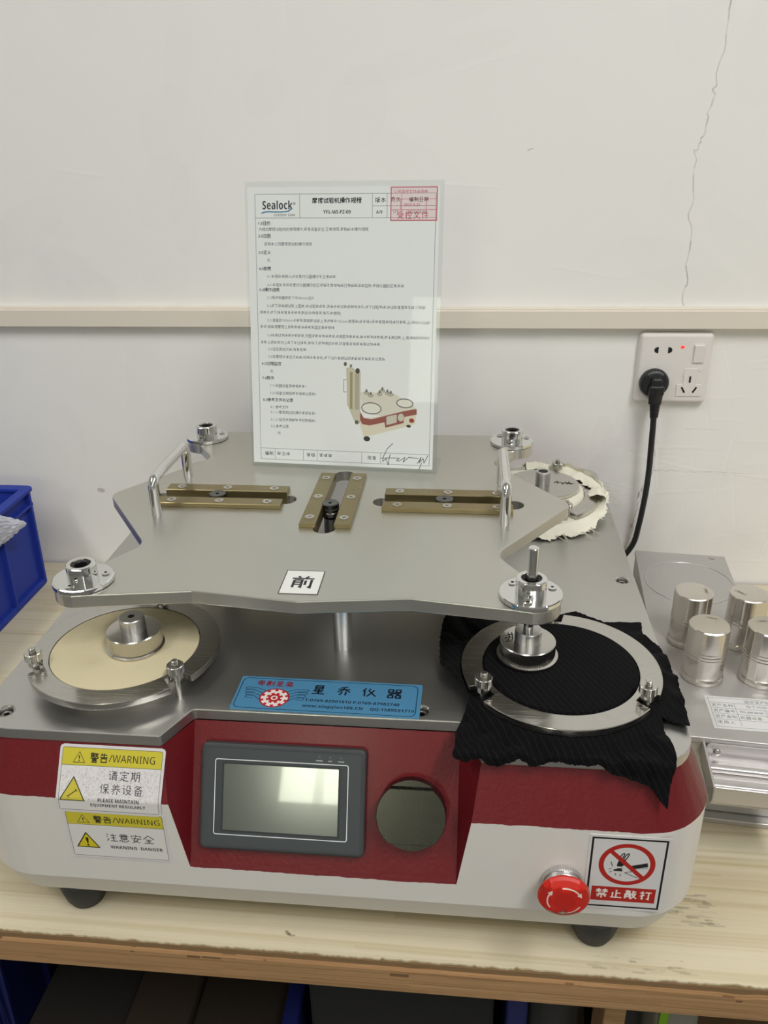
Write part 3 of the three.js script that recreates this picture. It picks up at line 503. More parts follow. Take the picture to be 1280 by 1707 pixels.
  { const p = head.attributes.position, uv = head.attributes.uv; for (let i = 0; i < p.count; i++) uv.setXY(i, 0.5 + p.getX(i) / 0.036, 0.5 + p.getY(i) / 0.036); }
  const hm = M.stop.clone(); hm.map = headMap; hm.color = new THREE.Color(0.93, 0.93, 0.93); onFront('mushroom_head', head, hm, SX, SY, SZ, stop).userData.label = 'red mushroom head with white turning arrows';

  // ---- printed labels
  const tri2 = (c, cx, cy, s, fill, lw) => { c.lineJoin = 'round'; c.beginPath(); c.moveTo(cx, cy - s); c.lineTo(cx + s * 1.05, cy + s * 0.85); c.lineTo(cx - s * 1.05, cy + s * 0.85); c.closePath(); c.fillStyle = fill; c.fill(); c.strokeStyle = '#1d1a10'; c.lineWidth = lw; c.stroke(); };
  const bang = (c, cx, cy, s) => { c.fillStyle = '#1d1a10'; c.beginPath(); c.moveTo(cx - s * 0.16, cy - s * 0.5); c.lineTo(cx + s * 0.16, cy - s * 0.5); c.lineTo(cx + s * 0.05, cy + s * 0.28); c.lineTo(cx - s * 0.05, cy + s * 0.28); c.fill(); c.beginPath(); c.arc(cx, cy + s * 0.5, s * 0.12, 0, 7); c.fill(); };
  const warning = (w2, h2, band, body) => canvasMap(w2, h2, (c) => {
    c.fillStyle = '#dad5d6'; c.fillRect(0, 0, w2, h2); c.fillStyle = '#e2e0dc'; c.beginPath(); c.roundRect(22, 24, w2 - 44, h2 - 48, 14); c.fill();
    c.save(); c.clip(); c.fillStyle = '#cfc23a'; c.fillRect(22, 24, w2 - 44, band); c.restore(); c.strokeStyle = '#3b3b2c'; c.lineWidth = 3; c.stroke(); c.beginPath(); c.moveTo(22, 24 + band); c.lineTo(w2 - 22, 24 + band); c.stroke();
    tri2(c, w2 * 0.19, 24 + band * 0.56, band * 0.33, '#d3c640', 4); bang(c, w2 * 0.19, 24 + band * 0.6, band * 0.3);
    c.fillStyle = c.strokeStyle = '#2b2918'; write(c, '警告/WARNING', w2 * 0.29, 24 + band * 0.24, band * 0.56, band * 0.06, { latin: 1.02, gap: 0.03, lgap: 0.5 }); body(c);
  });
  const map1 = warning(820, 520, 128, (c) => {
    const r3 = rng(41); for (let i = 0; i < 2600; i++) { c.fillStyle = r3() < 0.5 ? 'rgba(165,148,172,0.20)' : 'rgba(222,212,226,0.14)'; const a = 26 + r3() * 766, b = 156 + r3() * 236; c.fillRect(a, b, 3 + r3() * 9, 3 + r3() * 12); }
    tri2(c, 128, 330, 92, '#cdbf45', 7); c.strokeStyle = '#1d1a10'; c.lineWidth = 6; c.beginPath(); c.moveTo(100, 376); c.lineTo(150, 338); c.stroke(); c.lineWidth = 5; for (const [a, b, d] of [[150, 338, -0.7], [100, 376, 2.4]]) for (const e of [-0.7, 0.7]) { c.beginPath(); c.moveTo(a, b); c.lineTo(a + 16 * Math.cos(d + e), b + 16 * Math.sin(d + e)); c.stroke(); }
    c.fillStyle = c.strokeStyle = '#26222b'; write(c, '请定期', 392, 176, 78, 5, { gap: 0.12 }); write(c, '保养设备', 336, 274, 78, 5, { gap: 0.12 });
    c.font = 'bold 37px sans-serif'; c.fillText('PLEASE MAINTAIN', 326, 410); c.fillText('EQUIPMENT REGULARLY', 266, 456);
  });
  const map2 = warning(800, 520, 132, (c) => {
    tri2(c, 150, 330, 84, '#d8c51f', 9); bang(c, 150, 340, 80); c.fillStyle = c.strokeStyle = '#222'; write(c, '注意安全', 305, 236, 92, 7, { gap: 0.06 }); c.font = 'bold 44px sans-serif'; c.fillText('WARNING  DANGER', 326, 402);
  });
  { // upper sticker follows the bend of the housing
    const w2 = 0.0772, h2 = 0.0508, n2 = 60, g = new THREE.PlaneGeometry(w2, h2, 24, n2), p = g.attributes.position, rr = 0.003, rot = -0.075;
    for (let i = 0; i < p.count; i++) {
      let x = p.getX(i), y = p.getY(i); const d = Math.abs(y) - (h2 / 2 - rr); if (d > 0) x *= 1 - (rr - Math.sqrt(Math.max(0, rr * rr - d * d))) / (w2 / 2);
      const X = x * Math.cos(rot) + y * Math.sin(rot) * -1, Yd = (h2 / 2 - y) - Math.sin(rot) * 0; // distance down from the upper edge
      const L = 0.0385; let py, pz; const off = 0.0007; if (Yd < L) { py = 0.1703 - Yd * 0.9040 + off * 0.43; pz = 0.5712 + Yd * 0.4275 + off * 0.9; } else { py = 0.1703 - L * 0.904 - (Yd - L); pz = 0.5712 + L * 0.4275 + off; }
      p.setXYZ(i, 0.1440 + X, py, pz);
    }
    g.computeVertexNormals(); const back = g.clone(); back.translate(0, 0, -0.0003); back.index.array.reverse();
    part('warning_label', merge([g, back]), std({ map: map1, roughness: 0.5 }), tester).userData.label = 'upper yellow and white warning label about regular maintenance';
  }
  onFront('warning_label', plaque(0.0755, 0.0465, 0.003, 0.0003), std({ map: map2, roughness: 0.42 }), 0.1447, 0.1024, 0.588).userData.label = 'lower yellow and white warning label saying WARNING DANGER';
  const map3 = canvasMap(540, 680, (c, w2, h2) => { // no striking
    c.fillStyle = '#d9d7d6'; c.fillRect(0, 0, w2, h2); c.strokeStyle = '#15130f'; c.lineWidth = 14; c.strokeRect(25, 27, w2 - 50, h2 - 54);
    const cx = 268, cy = 255, R3 = 172; c.fillStyle = c.strokeStyle = '#1c1a18';
    // striking hammer and sparks
    c.save(); c.translate(cx, cy + 8); c.beginPath(); c.moveTo(-66, -2); c.lineTo(-56, -54); c.lineTo(-8, -54); c.lineTo(-14, -6); c.lineTo(-30, 8); c.lineTo(-28, 42); c.lineTo(-22, 56); c.lineTo(-88, 56); c.lineTo(-80, 40); c.lineTo(-60, 34); c.closePath(); c.fill();
    c.fillStyle = '#d9d7d6'; c.fillRect(-62, 12, 30, 16); c.lineWidth = 8; for (const s2 of [-40, -10]) { c.beginPath(); c.ellipse(s2, -78, 9, 34, 0.4, 0, 7); c.stroke(); }
    c.fillStyle = '#1c1a18'; c.beginPath(); c.moveTo(4, 8); c.lineTo(136, -34); c.lineTo(142, 2); c.lineTo(20, 34); c.closePath(); c.fill(); c.lineWidth = 3; c.beginPath(); c.moveTo(40, 30); c.lineTo(146, 14); c.stroke();
    c.lineWidth = 5; for (const [a, b, d, e] of [[-108, -28, -94, 14], [-118, 40, -98, 36], [-112, 70, -96, 60], [-70, 96, -66, 76], [-36, 100, -34, 78], [-8, 66, 84, 108], [-8, 66, 74, 40]]) { c.beginPath(); c.moveTo(a, b); c.lineTo(d, e); c.stroke(); } c.restore();
    c.strokeStyle = '#b3221a'; c.lineWidth = 34; c.beginPath(); c.arc(cx, cy, R3, 0, 7); c.stroke(); c.beginPath(); c.moveTo(cx - R3 * 0.7, cy - R3 * 0.7); c.lineTo(cx + R3 * 0.7, cy + R3 * 0.7); c.lineWidth = 32; c.stroke();
    c.fillStyle = '#b3221a'; c.fillRect(52, 468, w2 - 104, 134); c.strokeStyle = '#ede4dc'; write(c, '禁止敲打', 80, 486, 88, 11, { gap: 0.13 });
  });
  onFront('prohibition_sign', plaque(0.0535, 0.0685, 0.0006, 0.0004), std({ map: map3, roughness: 0.4 }), 0.5032, 0.0977, 0.588).userData.label = 'square sign with a red no striking circle';
  const map4 = canvasMap(1376, 400, (c, w2, h2) => { // blue name plate
    c.fillStyle = '#4a84a8'; c.fillRect(0, 0, w2, h2); c.strokeStyle = '#10243a'; c.lineWidth = 6; c.beginPath(); c.roundRect(20, 20, w2 - 52, h2 - 40, 46); c.stroke();
    c.strokeStyle = '#7e1420'; write(c, '粤創星喬', 128, 44, 68, 7, { gap: 0.06 });
    c.strokeStyle = '#14283c'; c.lineWidth = 5; for (const s2 of [-1, 1]) for (let k = 0; k < 4; k++) { c.beginPath(); c.moveTo(300 + s2 * (66 + 6 * k), 176 + 40 * k); c.lineTo(300 + s2 * 150, 138 + 34 * k); c.lineTo(300 + s2 * (232 - 6 * k), 134 + 34 * k); c.arc(300 + s2 * (226 - 6 * k), 146 + 34 * k, 12, -Math.PI / 2, Math.PI / 2, s2 < 0); c.lineTo(300 + s2 * 160, 160 + 34 * k); c.stroke(); }
    c.save(); c.translate(300, 250); c.fillStyle = '#a3212b'; c.beginPath(); c.arc(0, 0, 112, 0, 7); c.fill(); c.fillStyle = '#e8dfda'; c.beginPath(); c.arc(0, 0, 100, 0, 7); c.fill(); c.fillStyle = '#b3262c'; for (let k = 0; k < 10; k++) { c.rotate(Math.PI / 5); c.fillRect(-12, -104, 24, 24); } c.beginPath(); c.arc(0, 0, 62, 0, 7); c.fill(); c.fillStyle = '#e8dfda'; for (let k = 0; k < 8; k++) { c.rotate(Math.PI / 4); c.fillRect(-9, -64, 18, 18); } c.beginPath(); c.arc(0, 0, 26, 0, 7); c.fill(); c.fillStyle = '#b3262c'; c.beginPath(); c.arc(0, 0, 14, 0, 7); c.fill(); c.restore();
    c.strokeStyle = '#0c1220'; c.fillStyle = '#0f1d33'; ['星', '乔', '仪', '器'].forEach((g2, i) => glyph(c, g2, 555 + i * 188, 68, 112, 13));
    c.font = 'bold 44px sans-serif'; c.fillText('T:0769-82001810 F:0769-87982740', 530, 270); c.fillText('www.xingqiao188.CN    QQ:1589591719', 520, 336);
  });
  { const g = plaque(0.1385, 0.0395, 0.0015, 0.0004); g.rotateX(-Math.PI / 2); g.rotateY(-0.012); g.translate(0.2905, DECK, 0.5192); part('name_plate', g, std({ map: map4, roughness: 0.4 }), tester).userData.label = 'blue name plate with maker name and a red gear emblem'; }
}

// ------------------------------------------------------------------ guide plate lying over the tester (coordinates relative to its centre)
const GX = 0.2681, GZ = 0.3202, LID = 0.251, LT = 0.0108;
const guide = at(thing('guide_plate', 'large silver guide plate with two handles and brass rails, lying over the tester deck', 'metal plate', [GX, LID - LT, GZ]));
{
  const half = []; // right half outline from the front middle anticlockwise (front, right lobe, right flank, back lobe)
  const lobe = (cx, cz, a0, a1, n) => { for (let i = 0; i <= n; i++) { const a = a0 + (a1 - a0) * i / n; half.push([cx + 0.0222 * Math.cos(a), cz + 0.0222 * Math.sin(a)]); } };
  half.push([0, 0.181, 0.004], [0.082, 0.171, 0.004], [0.155, 0.1818, 0.004]);
  lobe(0.169, 0.1625, 1.55, -1.45, 18);
  half.push([0.1455, 0.0975, 0.017], [0.2165, -0.003, 0.014], [0.1455, -0.1035, 0.017]);
  lobe(0.169, -0.1625, 1.45, -1.55, 18);
  half.push([0.135, -0.187, 0.006], [0.03, -0.187, 0.006]);
  const full = half.concat(half.slice(1).reverse().map(([x, z, r]) => [-x, z, r]));
  const slotPath = (x0, z0, x1, z1, r) => { const out = [], horiz = Math.abs(x1 - x0) > Math.abs(z1 - z0); for (let k = 0; k <= 14; k++) { const a = Math.PI * k / 14 - (horiz ? Math.PI / 2 : 0); out.push(horiz ? [x1 - r + r * Math.cos(a), z1 + r * Math.sin(a)] : [x1 + r * Math.cos(a), z1 - r + r * Math.sin(a)]); } for (let k = 0; k <= 14; k++) { const a = Math.PI * k / 14 + (horiz ? Math.PI / 2 : Math.PI); out.push(horiz ? [x0 + r + r * Math.cos(a), z0 + r * Math.sin(a)] : [x0 + r * Math.cos(a), z0 + r + r * Math.sin(a)]); } return out.map(([x, z]) => new THREE.Vector2(x, -z)); };
  const g = slab(filletPath(full, 8), [slotPath(-0.176, 0, -0.036, 0, 0.0098), slotPath(0.036, 0, 0.173, 0, 0.0098), slotPath(0, -0.074, 0, 0.068, 0.0098)], 0, LT, 0.0009);
  const plate = mesh('plate', g, M.lid, guide);
  const T = LT; // top surface in the thing's frame
  // bearing flanges at the four corners
  const flangeGeo = lathe([[0.0068, 0.0004], [0.0225, 0.0004], [0.0229, 0.0009], [0.0229, 0.0036], [0.0222, 0.0043], [0.0112, 0.0043]], 72);
  const hubGeo = lathe([[0.0112, 0.004], [0.0112, 0.0150], [0.0105, 0.0158], [0.0076, 0.0158], [0.0074, 0.0150], [0.0074, 0.004]], 56);
  const boreGeo = merge([lathe([[0.0048, 0.0], [0.0048, 0.0142], [0.0074, 0.0142]], 40), lathe([[0.0048, 0.0146], [0.0053, 0.0150], [0.0058, 0.0146]], 40)]);
  const screwGeo = lathe([[0.0012, 0.0048], [0.0012, 0.0056], [0.0026, 0.0056], [0.0032, 0.0052], [0.0033, 0.004]], 20);
  for (const [sx, sz] of [[-1, 1], [1, 1], [-1, -1], [1, -1]]) {
    const f = mesh('bearing_flange', flangeGeo, M.chrome, guide, [sx * 0.169, T, sz * 0.1625]);
    mesh('hub', hubGeo, M.chrome, f); mesh('ball_bearing', boreGeo, M.bore, f);
    for (const a of [1.75, -0.35, 3.85]) mesh('screw', screwGeo, M.chrome, f, [0.0168 * Math.cos(a), 0, 0.0168 * Math.sin(a)]);
  }
  // brass rails with countersunk cross-head screws
  const headShape = new THREE.Shape(); headShape.absarc(0, 0, 0.0042, 0, Math.PI * 2);
  const cross = new THREE.Path([[-0.0022, -0.0005], [-0.0005, -0.0005], [-0.0005, -0.0022], [0.0005, -0.0022], [0.0005, -0.0005], [0.0022, -0.0005], [0.0022, 0.0005], [0.0005, 0.0005], [0.0005, 0.0022], [-0.0005, 0.0022], [-0.0005, 0.0005], [-0.0022, 0.0005]].map((q) => new THREE.Vector2(...q))); headShape.holes.push(cross);
  const headGeo = new THREE.ExtrudeGeometry(headShape, { depth: 0.0006, bevelEnabled: false, curveSegments: 20 }); headGeo.rotateX(-Math.PI / 2);
  const rail = (len, w, tall, alongZ) => { // bar over the plate with a lip hanging into the slot on its inner (+z) side
    const s = new THREE.Shape([[-w / 2, 0.0002], [w / 2 - 0.0035, 0.0002], [w / 2 - 0.0035, -0.0085], [w / 2, -0.0085], [w / 2, tall - 0.0005], [w / 2 - 0.0005, tall], [-w / 2 + 0.0005, tall], [-w / 2, tall - 0.0005]].map((q) => new THREE.Vector2(...q)));
    const e = new THREE.ExtrudeGeometry(s, { depth: len, bevelEnabled: false }); e.translate(0, 0, -len / 2); e.rotateY(-Math.PI / 2); return boxUV(e, 1); // profile x -> z, length along x
  };
  const RG = rail(0.1165, 0.0145, 0.0042), order = [0.2, 0.9, 1.7, 0.5, 2.4, 1.2];
  for (const [cx, cz, rot, len] of [[-0.1045, 0, 0], [0.1043, 0, 0], [0.0005, 0.0008, Math.PI / 2]]) for (const s of [-1, 1]) {
    // inner edge must face the slot
    const m = mesh('brass_rail', RG, M.brass, guide, rot ? [cx + s * 0.0152, T, cz] : [cx, T, cz + s * 0.0152], [0, rot + (s > 0 ? Math.PI : 0), 0]);
    [-0.0448, 0, 0.0448].forEach((d, i) => mesh('screw', headGeo, M.steel, m, [d, 0.0041, 0], [0, order[(i * 2 + (s > 0 ? 1 : 0)) % 6], 0]));
  }
  // two bent-bar handles
  for (const s of [-1, 1]) {
    const x = s * 0.1545, z0 = -0.049, z1 = 0.0405, hgt = 0.034, k = 0.008, pts = [];
    pts.push([x, T - 0.001, z1], [x, T + hgt - k * 2, z1], [x, T + hgt - k, z1]);
    for (let i = 1; i <= 5; i++) { const a = Math.PI / 2 * i / 5; pts.push([x, T + hgt - k + k * Math.sin(a), z1 - k + k * Math.cos(a)]); }
    for (let i = 0; i <= 5; i++) { const a = Math.PI / 2 + Math.PI / 2 * i / 5; pts.push([x, T + hgt - k + k * Math.sin(a), z0 + k + k * Math.cos(a)]); }
    pts.push([x, T + hgt - k * 2, z0], [x, T - 0.001, z0]);
    mesh('handle', tube(pts, 0.0048, 120, 20, 0.1), M.chrome, guide);
  }
  const frontMap = canvasMap(360, 430, (c, w, h) => { c.fillStyle = '#e6e6e2'; c.fillRect(0, 0, w, h); c.strokeStyle = '#55524a'; c.lineWidth = 10; c.strokeRect(5, 5, w - 10, h - 10); c.strokeStyle = '#1b1b1d'; glyph(c, '前', 62, 90, 240, 24); });
  const lg = plaque(0.0302, 0.036, 0.0005, 0.0003); lg.rotateX(-Math.PI / 2);
  mesh('front_label', lg, std({ map: frontMap, roughness: 0.5 }), guide, [-0.0012, T, 0.1528]).userData.label = 'white label with one black Chinese character';
}

// ------------------------------------------------------------------ clamp rings with thumb nuts
function clampRing(label, x, y, z, turn) {
  const t = thing('clamp_ring', label, 'clamp ring', [x, y, z], undefined);
  const RO = 0.073, RI = 0.0578, H = 0.0056, angles = [0.56, 2.6, 4.71].map((a) => a + turn), s = [];
  // outline with three open notches for the studs
  const steps = 240; for (let i = 0; i < steps; i++) {
    const a = i / steps * Math.PI * 2; let r = RO; for (const b of angles) { let d = Math.atan2(Math.sin(a - b), Math.cos(a - b)); if (Math.abs(d) < 0.115) r = 0.0615; } s.push(new THREE.Vector2(r * Math.cos(a), -r * Math.sin(a)));
  }
  const hole = circlePath(0, 0, RI, 120);
  mesh('ring', slab(s, [hole], 0, H, 0.0005), M.turned, t);
  for (const b of angles) {
    const nut = merge([knurl(0.0064, 0.0066, 34, 0.0055, 0.00035, 0.0005), lathe([[0.0001, 0.0055], [0.0046, 0.0055], [0.0046, 0.0002], [0.0001, 0.0002]], 28)]);
    const m = mesh('thumb_nut', nut, M.steel, t, [0.0665 * Math.cos(b), H, 0.0665 * Math.sin(b)]);
    const prof = [[0.0001, 0.0158], [0.0021, 0.0158]]; for (let k = 0; k < 5; k++) prof.push([0.0027, 0.0153 - k * 0.0007], [0.0022, 0.01495 - k * 0.0007]); prof.push([0.0026, 0.011], [0.0026, -(y + H - DECK)], [0.0001, -(y + H - DECK)]);
    mesh('threaded_stud', lathe(prof, 20), M.steel, m);
  }
  return t;
}
const RA = [0.126, 0.4876], RB = [0.4613, 0.4906], RC = [0.4605, 0.1650];
clampRing('steel clamp ring around the bare cream felt disc at the front left of the tester', RA[0], 0.1916, RA[1], 0.06);
clampRing('steel clamp ring holding down the black mesh fabric at the front right', RB[0], 0.1916, RB[1], 0);
clampRing('steel clamp ring half covered by frayed cream cloth at the back right', RC[0], 0.1925, RC[1], 0.52);

// felt on the left table
{
  const g = lathe([[0.0001, 0.0026], [0.0550, 0.0025], [0.0566, 0.0018], [0.0568, 0], [0.0001, 0]], 80);
  const map = canvasMap(512, 512, (c) => { const r = rng(8); c.fillStyle = '#cdc2a0'; c.fillRect(0, 0, 512, 512); for (let i = 0; i < 70; i++) { const x = 256 + (r() - 0.5) * 330, y = 240 + (r() - 0.5) * 260, R = 14 + r() * 50; const q = c.createRadialGradient(x, y, 0, x, y, R); q.addColorStop(0, 'rgba(178,165,135,0.10)'); q.addColorStop(1, 'rgba(178,165,135,0)'); c.fillStyle = q; c.fillRect(x - R, y - R, 2 * R, 2 * R); } });
  const p = g.attributes.position, uv = g.attributes.uv; for (let i = 0; i < p.count; i++) uv.setXY(i, 0.5 + p.getX(i) / 0.12, 0.5 - p.getZ(i) / 0.12);
  const m = std({ map, roughness: 1, bumpMap: rep(fineNoise, 3), bumpScale: 0.0002 });
  const f = mesh('felt_disc', g, m, null, [RA[0], 0.1952, RA[1]]); tag(f, 'round cream felt disc on the left turntable of the tester', 'felt disc');
}

// ------------------------------------------------------------------ specimen holders
function holderBase(t, footR, bodyR, bodyH) {
  mesh('foot_ring', lathe([[0.0001, 0], [footR - 0.0004, 0], [footR, 0.0005], [footR, 0.0016], [footR - 0.0006, 0.002], [0.0001, 0.002]], 56), M.steel, t);
  return mesh('knurled_cap', merge([knurl(bodyR, bodyH, 96, 0.0022, 0.0002, 0.0007)]), M.turned, t);
}
{
  const a = thing('specimen_holder', 'knurled steel specimen holder with a plain hollow boss, standing on the cream felt', 'specimen holder', [0.1345, 0.1978, 0.4878]);
  holderBase(a, 0.0223, 0.0208, 0.0132);
  mesh('boss', lathe([[0.0026, 0.019], [0.0026, 0.0268], [0.0092, 0.0268], [0.0098, 0.0262], [0.0098, 0.0154], [0.0001, 0.0154]], 48), M.satin, a); mesh('bore', cyl(0.00255, 0.00255, 0.004, 20, 0, 0.0189, 0), M.bore, a);
  const b = thing('specimen_holder', 'knurled steel specimen holder on black mesh, its tall spindle passing up through the guide plate', 'specimen holder', [0.4373, 0.2006, 0.4827]);
  holderBase(b, 0.0228, 0.0207, 0.0112);
  mesh('boss', lathe([[0.0001, 0.0228], [0.0094, 0.0228], [0.01, 0.0222], [0.01, 0.0132], [0.0001, 0.0132]], 48), M.satin, b);
  mesh('spindle', lathe([[0.0001, 0.0905], [0.0034, 0.0905], [0.0039, 0.09], [0.0039, 0.0225], [0.0001, 0.0225]], 36), M.chrome, b);
  const ink = std({ color: 0x16130f, roughness: 0.8 }); // handwriting on the cap, raised ink strokes
  const pen = (list, w) => merge(list.map((pts) => { const g = tube(pts.map(([x, z]) => [x, 0, z]), w, 14, 5); return g; }));
  const scr = pen([[[-0.0165, -0.004], [-0.013, -0.0062], [-0.0105, -0.0052]], [[-0.0172, -0.0005], [-0.0135, -0.003], [-0.0108, -0.0015]], [[-0.0145, -0.0085], [-0.0135, -0.003], [-0.0152, 0.0025]], [[-0.0118, -0.009], [-0.0112, -0.003], [-0.0118, 0.002]], [[-0.0165, 0.0038], [-0.0125, 0.0028]]], 0.0004); scr.scale(1, 0.25, 1); scr.translate(0, 0.01345, 0);
  mesh('pen_marks', scr, ink, b);
  const d = thing('specimen_holder', 'wide thin steel loading disc with a silver boss, lying on the cream cloth', 'specimen holder', [0.4727, 0.2018, 0.1585]);
  mesh('disc', lathe([[0.0001, 0.0035], [0.0392, 0.0035], [0.0396, 0.0031], [0.0396, 0], [0.0001, 0]], 72), M.turned, d);
  mesh('boss', lathe([[0.0052, 0.0120], [0.0052, 0.0178], [0.0074, 0.0178], [0.0080, 0.0172], [0.0080, 0.0035], [0.0001, 0.0035]], 44), M.satin, d); mesh('bore', cyl(0.0051, 0.0051, 0.002, 24, 0, 0.0118, 0), M.bore, d);
  const scr2 = pen([[[0.012, -0.006], [0.016, -0.0085], [0.0185, -0.007]], [[0.0155, -0.0105], [0.0165, -0.004]], [[0.019, -0.0075], [0.0225, -0.005], [0.020, -0.002]], [[0.0245, -0.0085], [0.0265, -0.003]], [[0.0225, -0.0055], [0.029, -0.0065]], [[0.0285, -0.0095], [0.0305, -0.002]], [[0.027, -0.004], [0.0335, -0.0045]]], 0.00045); scr2.scale(1, 0.25, 1); scr2.translate(0.0005, 0.0037, 0.004);
  mesh('pen_marks', scr2, ink, d);
}

// ------------------------------------------------------------------ cloths clamped under the rings
function clothMesh(cx, cz, radius, height, radii, nT, uvScale, mapXZ) { // radius(theta) outline; height(x, z, r, theta, R, s)
  const pos = [], uv = [], idx = [], nR = radii.length;
  for (let j = 0; j < nR; j++) for (let i = 0; i < nT; i++) {
    const th = i / nT * Math.PI * 2, R = radius(th); const r = radii[j] <= 1 ? radii[j] * 0.0734 : 0.0734 + (radii[j] - 1) * Math.max(R - 0.0734, 0.0006);
    let x = cx + r * Math.cos(th), z = cz + r * Math.sin(th); const ux = x, uz = z; [x, z] = mapXZ ? mapXZ(x, z) : [x, z];
    const p = height(x, z, r, th, R, radii[j] - 1); pos.push(p[0], p[1], p[2]); uv.push(ux * uvScale, uz * uvScale);
  }
  for (let j = 0; j < nR - 1; j++) for (let i = 0; i < nT; i++) { const a = j * nT + i, b = j * nT + (i + 1) % nT, c = a + nT, d = b + nT; idx.push(a, b, c, b, d, c); }
  const c0 = pos.length / 3; pos.push(cx, pos[1], cz); uv.push(cx * uvScale, cz * uvScale); for (let i = 0; i < nT; i++) idx.push(c0, (i + 1) % nT, i);
  const g = new THREE.BufferGeometry(); g.setAttribute('position', new THREE.Float32BufferAttribute(pos, 3)); g.setAttribute('uv', new THREE.Float32BufferAttribute(uv, 2)); g.setIndex(idx); g.computeVertexNormals(); return g;
}
function polar(points, cx, cz, wob, seed) { // outline points -> radius by angle, with a little fraying
  const q = points.map(([x, z]) => [Math.atan2(z - cz, x - cx), Math.hypot(x - cx, z - cz)]).sort((a, b) => a[0] - b[0]);
  return (th) => { let a = Math.atan2(Math.sin(th), Math.cos(th)), i = 0; while (i < q.length && q[i][0] < a) i++; const A = q[(i + q.length - 1) % q.length], B = q[i % q.length]; let da = B[0] - A[0], d = a - A[0]; if (da <= 0) da += 2 * Math.PI; if (d < 0) d += 2 * Math.PI; const f = d / da;
    // straight edge between the two outline points
    const ax = A[1] * Math.cos(A[0]), az = A[1] * Math.sin(A[0]), bx = B[1] * Math.cos(B[0]), bz = B[1] * Math.sin(B[0]); const ux = Math.cos(a), uz = Math.sin(a), ex = bx - ax, ez = bz - az, den = ux * ez - uz * ex; let R = Math.abs(den) < 1e-9 ? A[1] * (1 - f) + B[1] * f : (ax * ez - az * ex) / den; if (!(R > 0.03 && R < 0.25)) R = A[1] * (1 - f) + B[1] * f;
    return R + wob * (perlin.noise(Math.cos(a) * 40, Math.sin(a) * 40, seed) + 0.6 * perlin.noise(Math.cos(a) * 90, Math.sin(a) * 90, seed + 3)); };
}
const RADII = (() => { const o = [0.15, 0.3, 0.45, 0.6, 0.7, 0.742, 0.762, 0.775, 0.79, 0.85, 0.92, 1.0]; for (let k = 1; k <= 44; k++) o.push(1 + k / 44); return o; })();
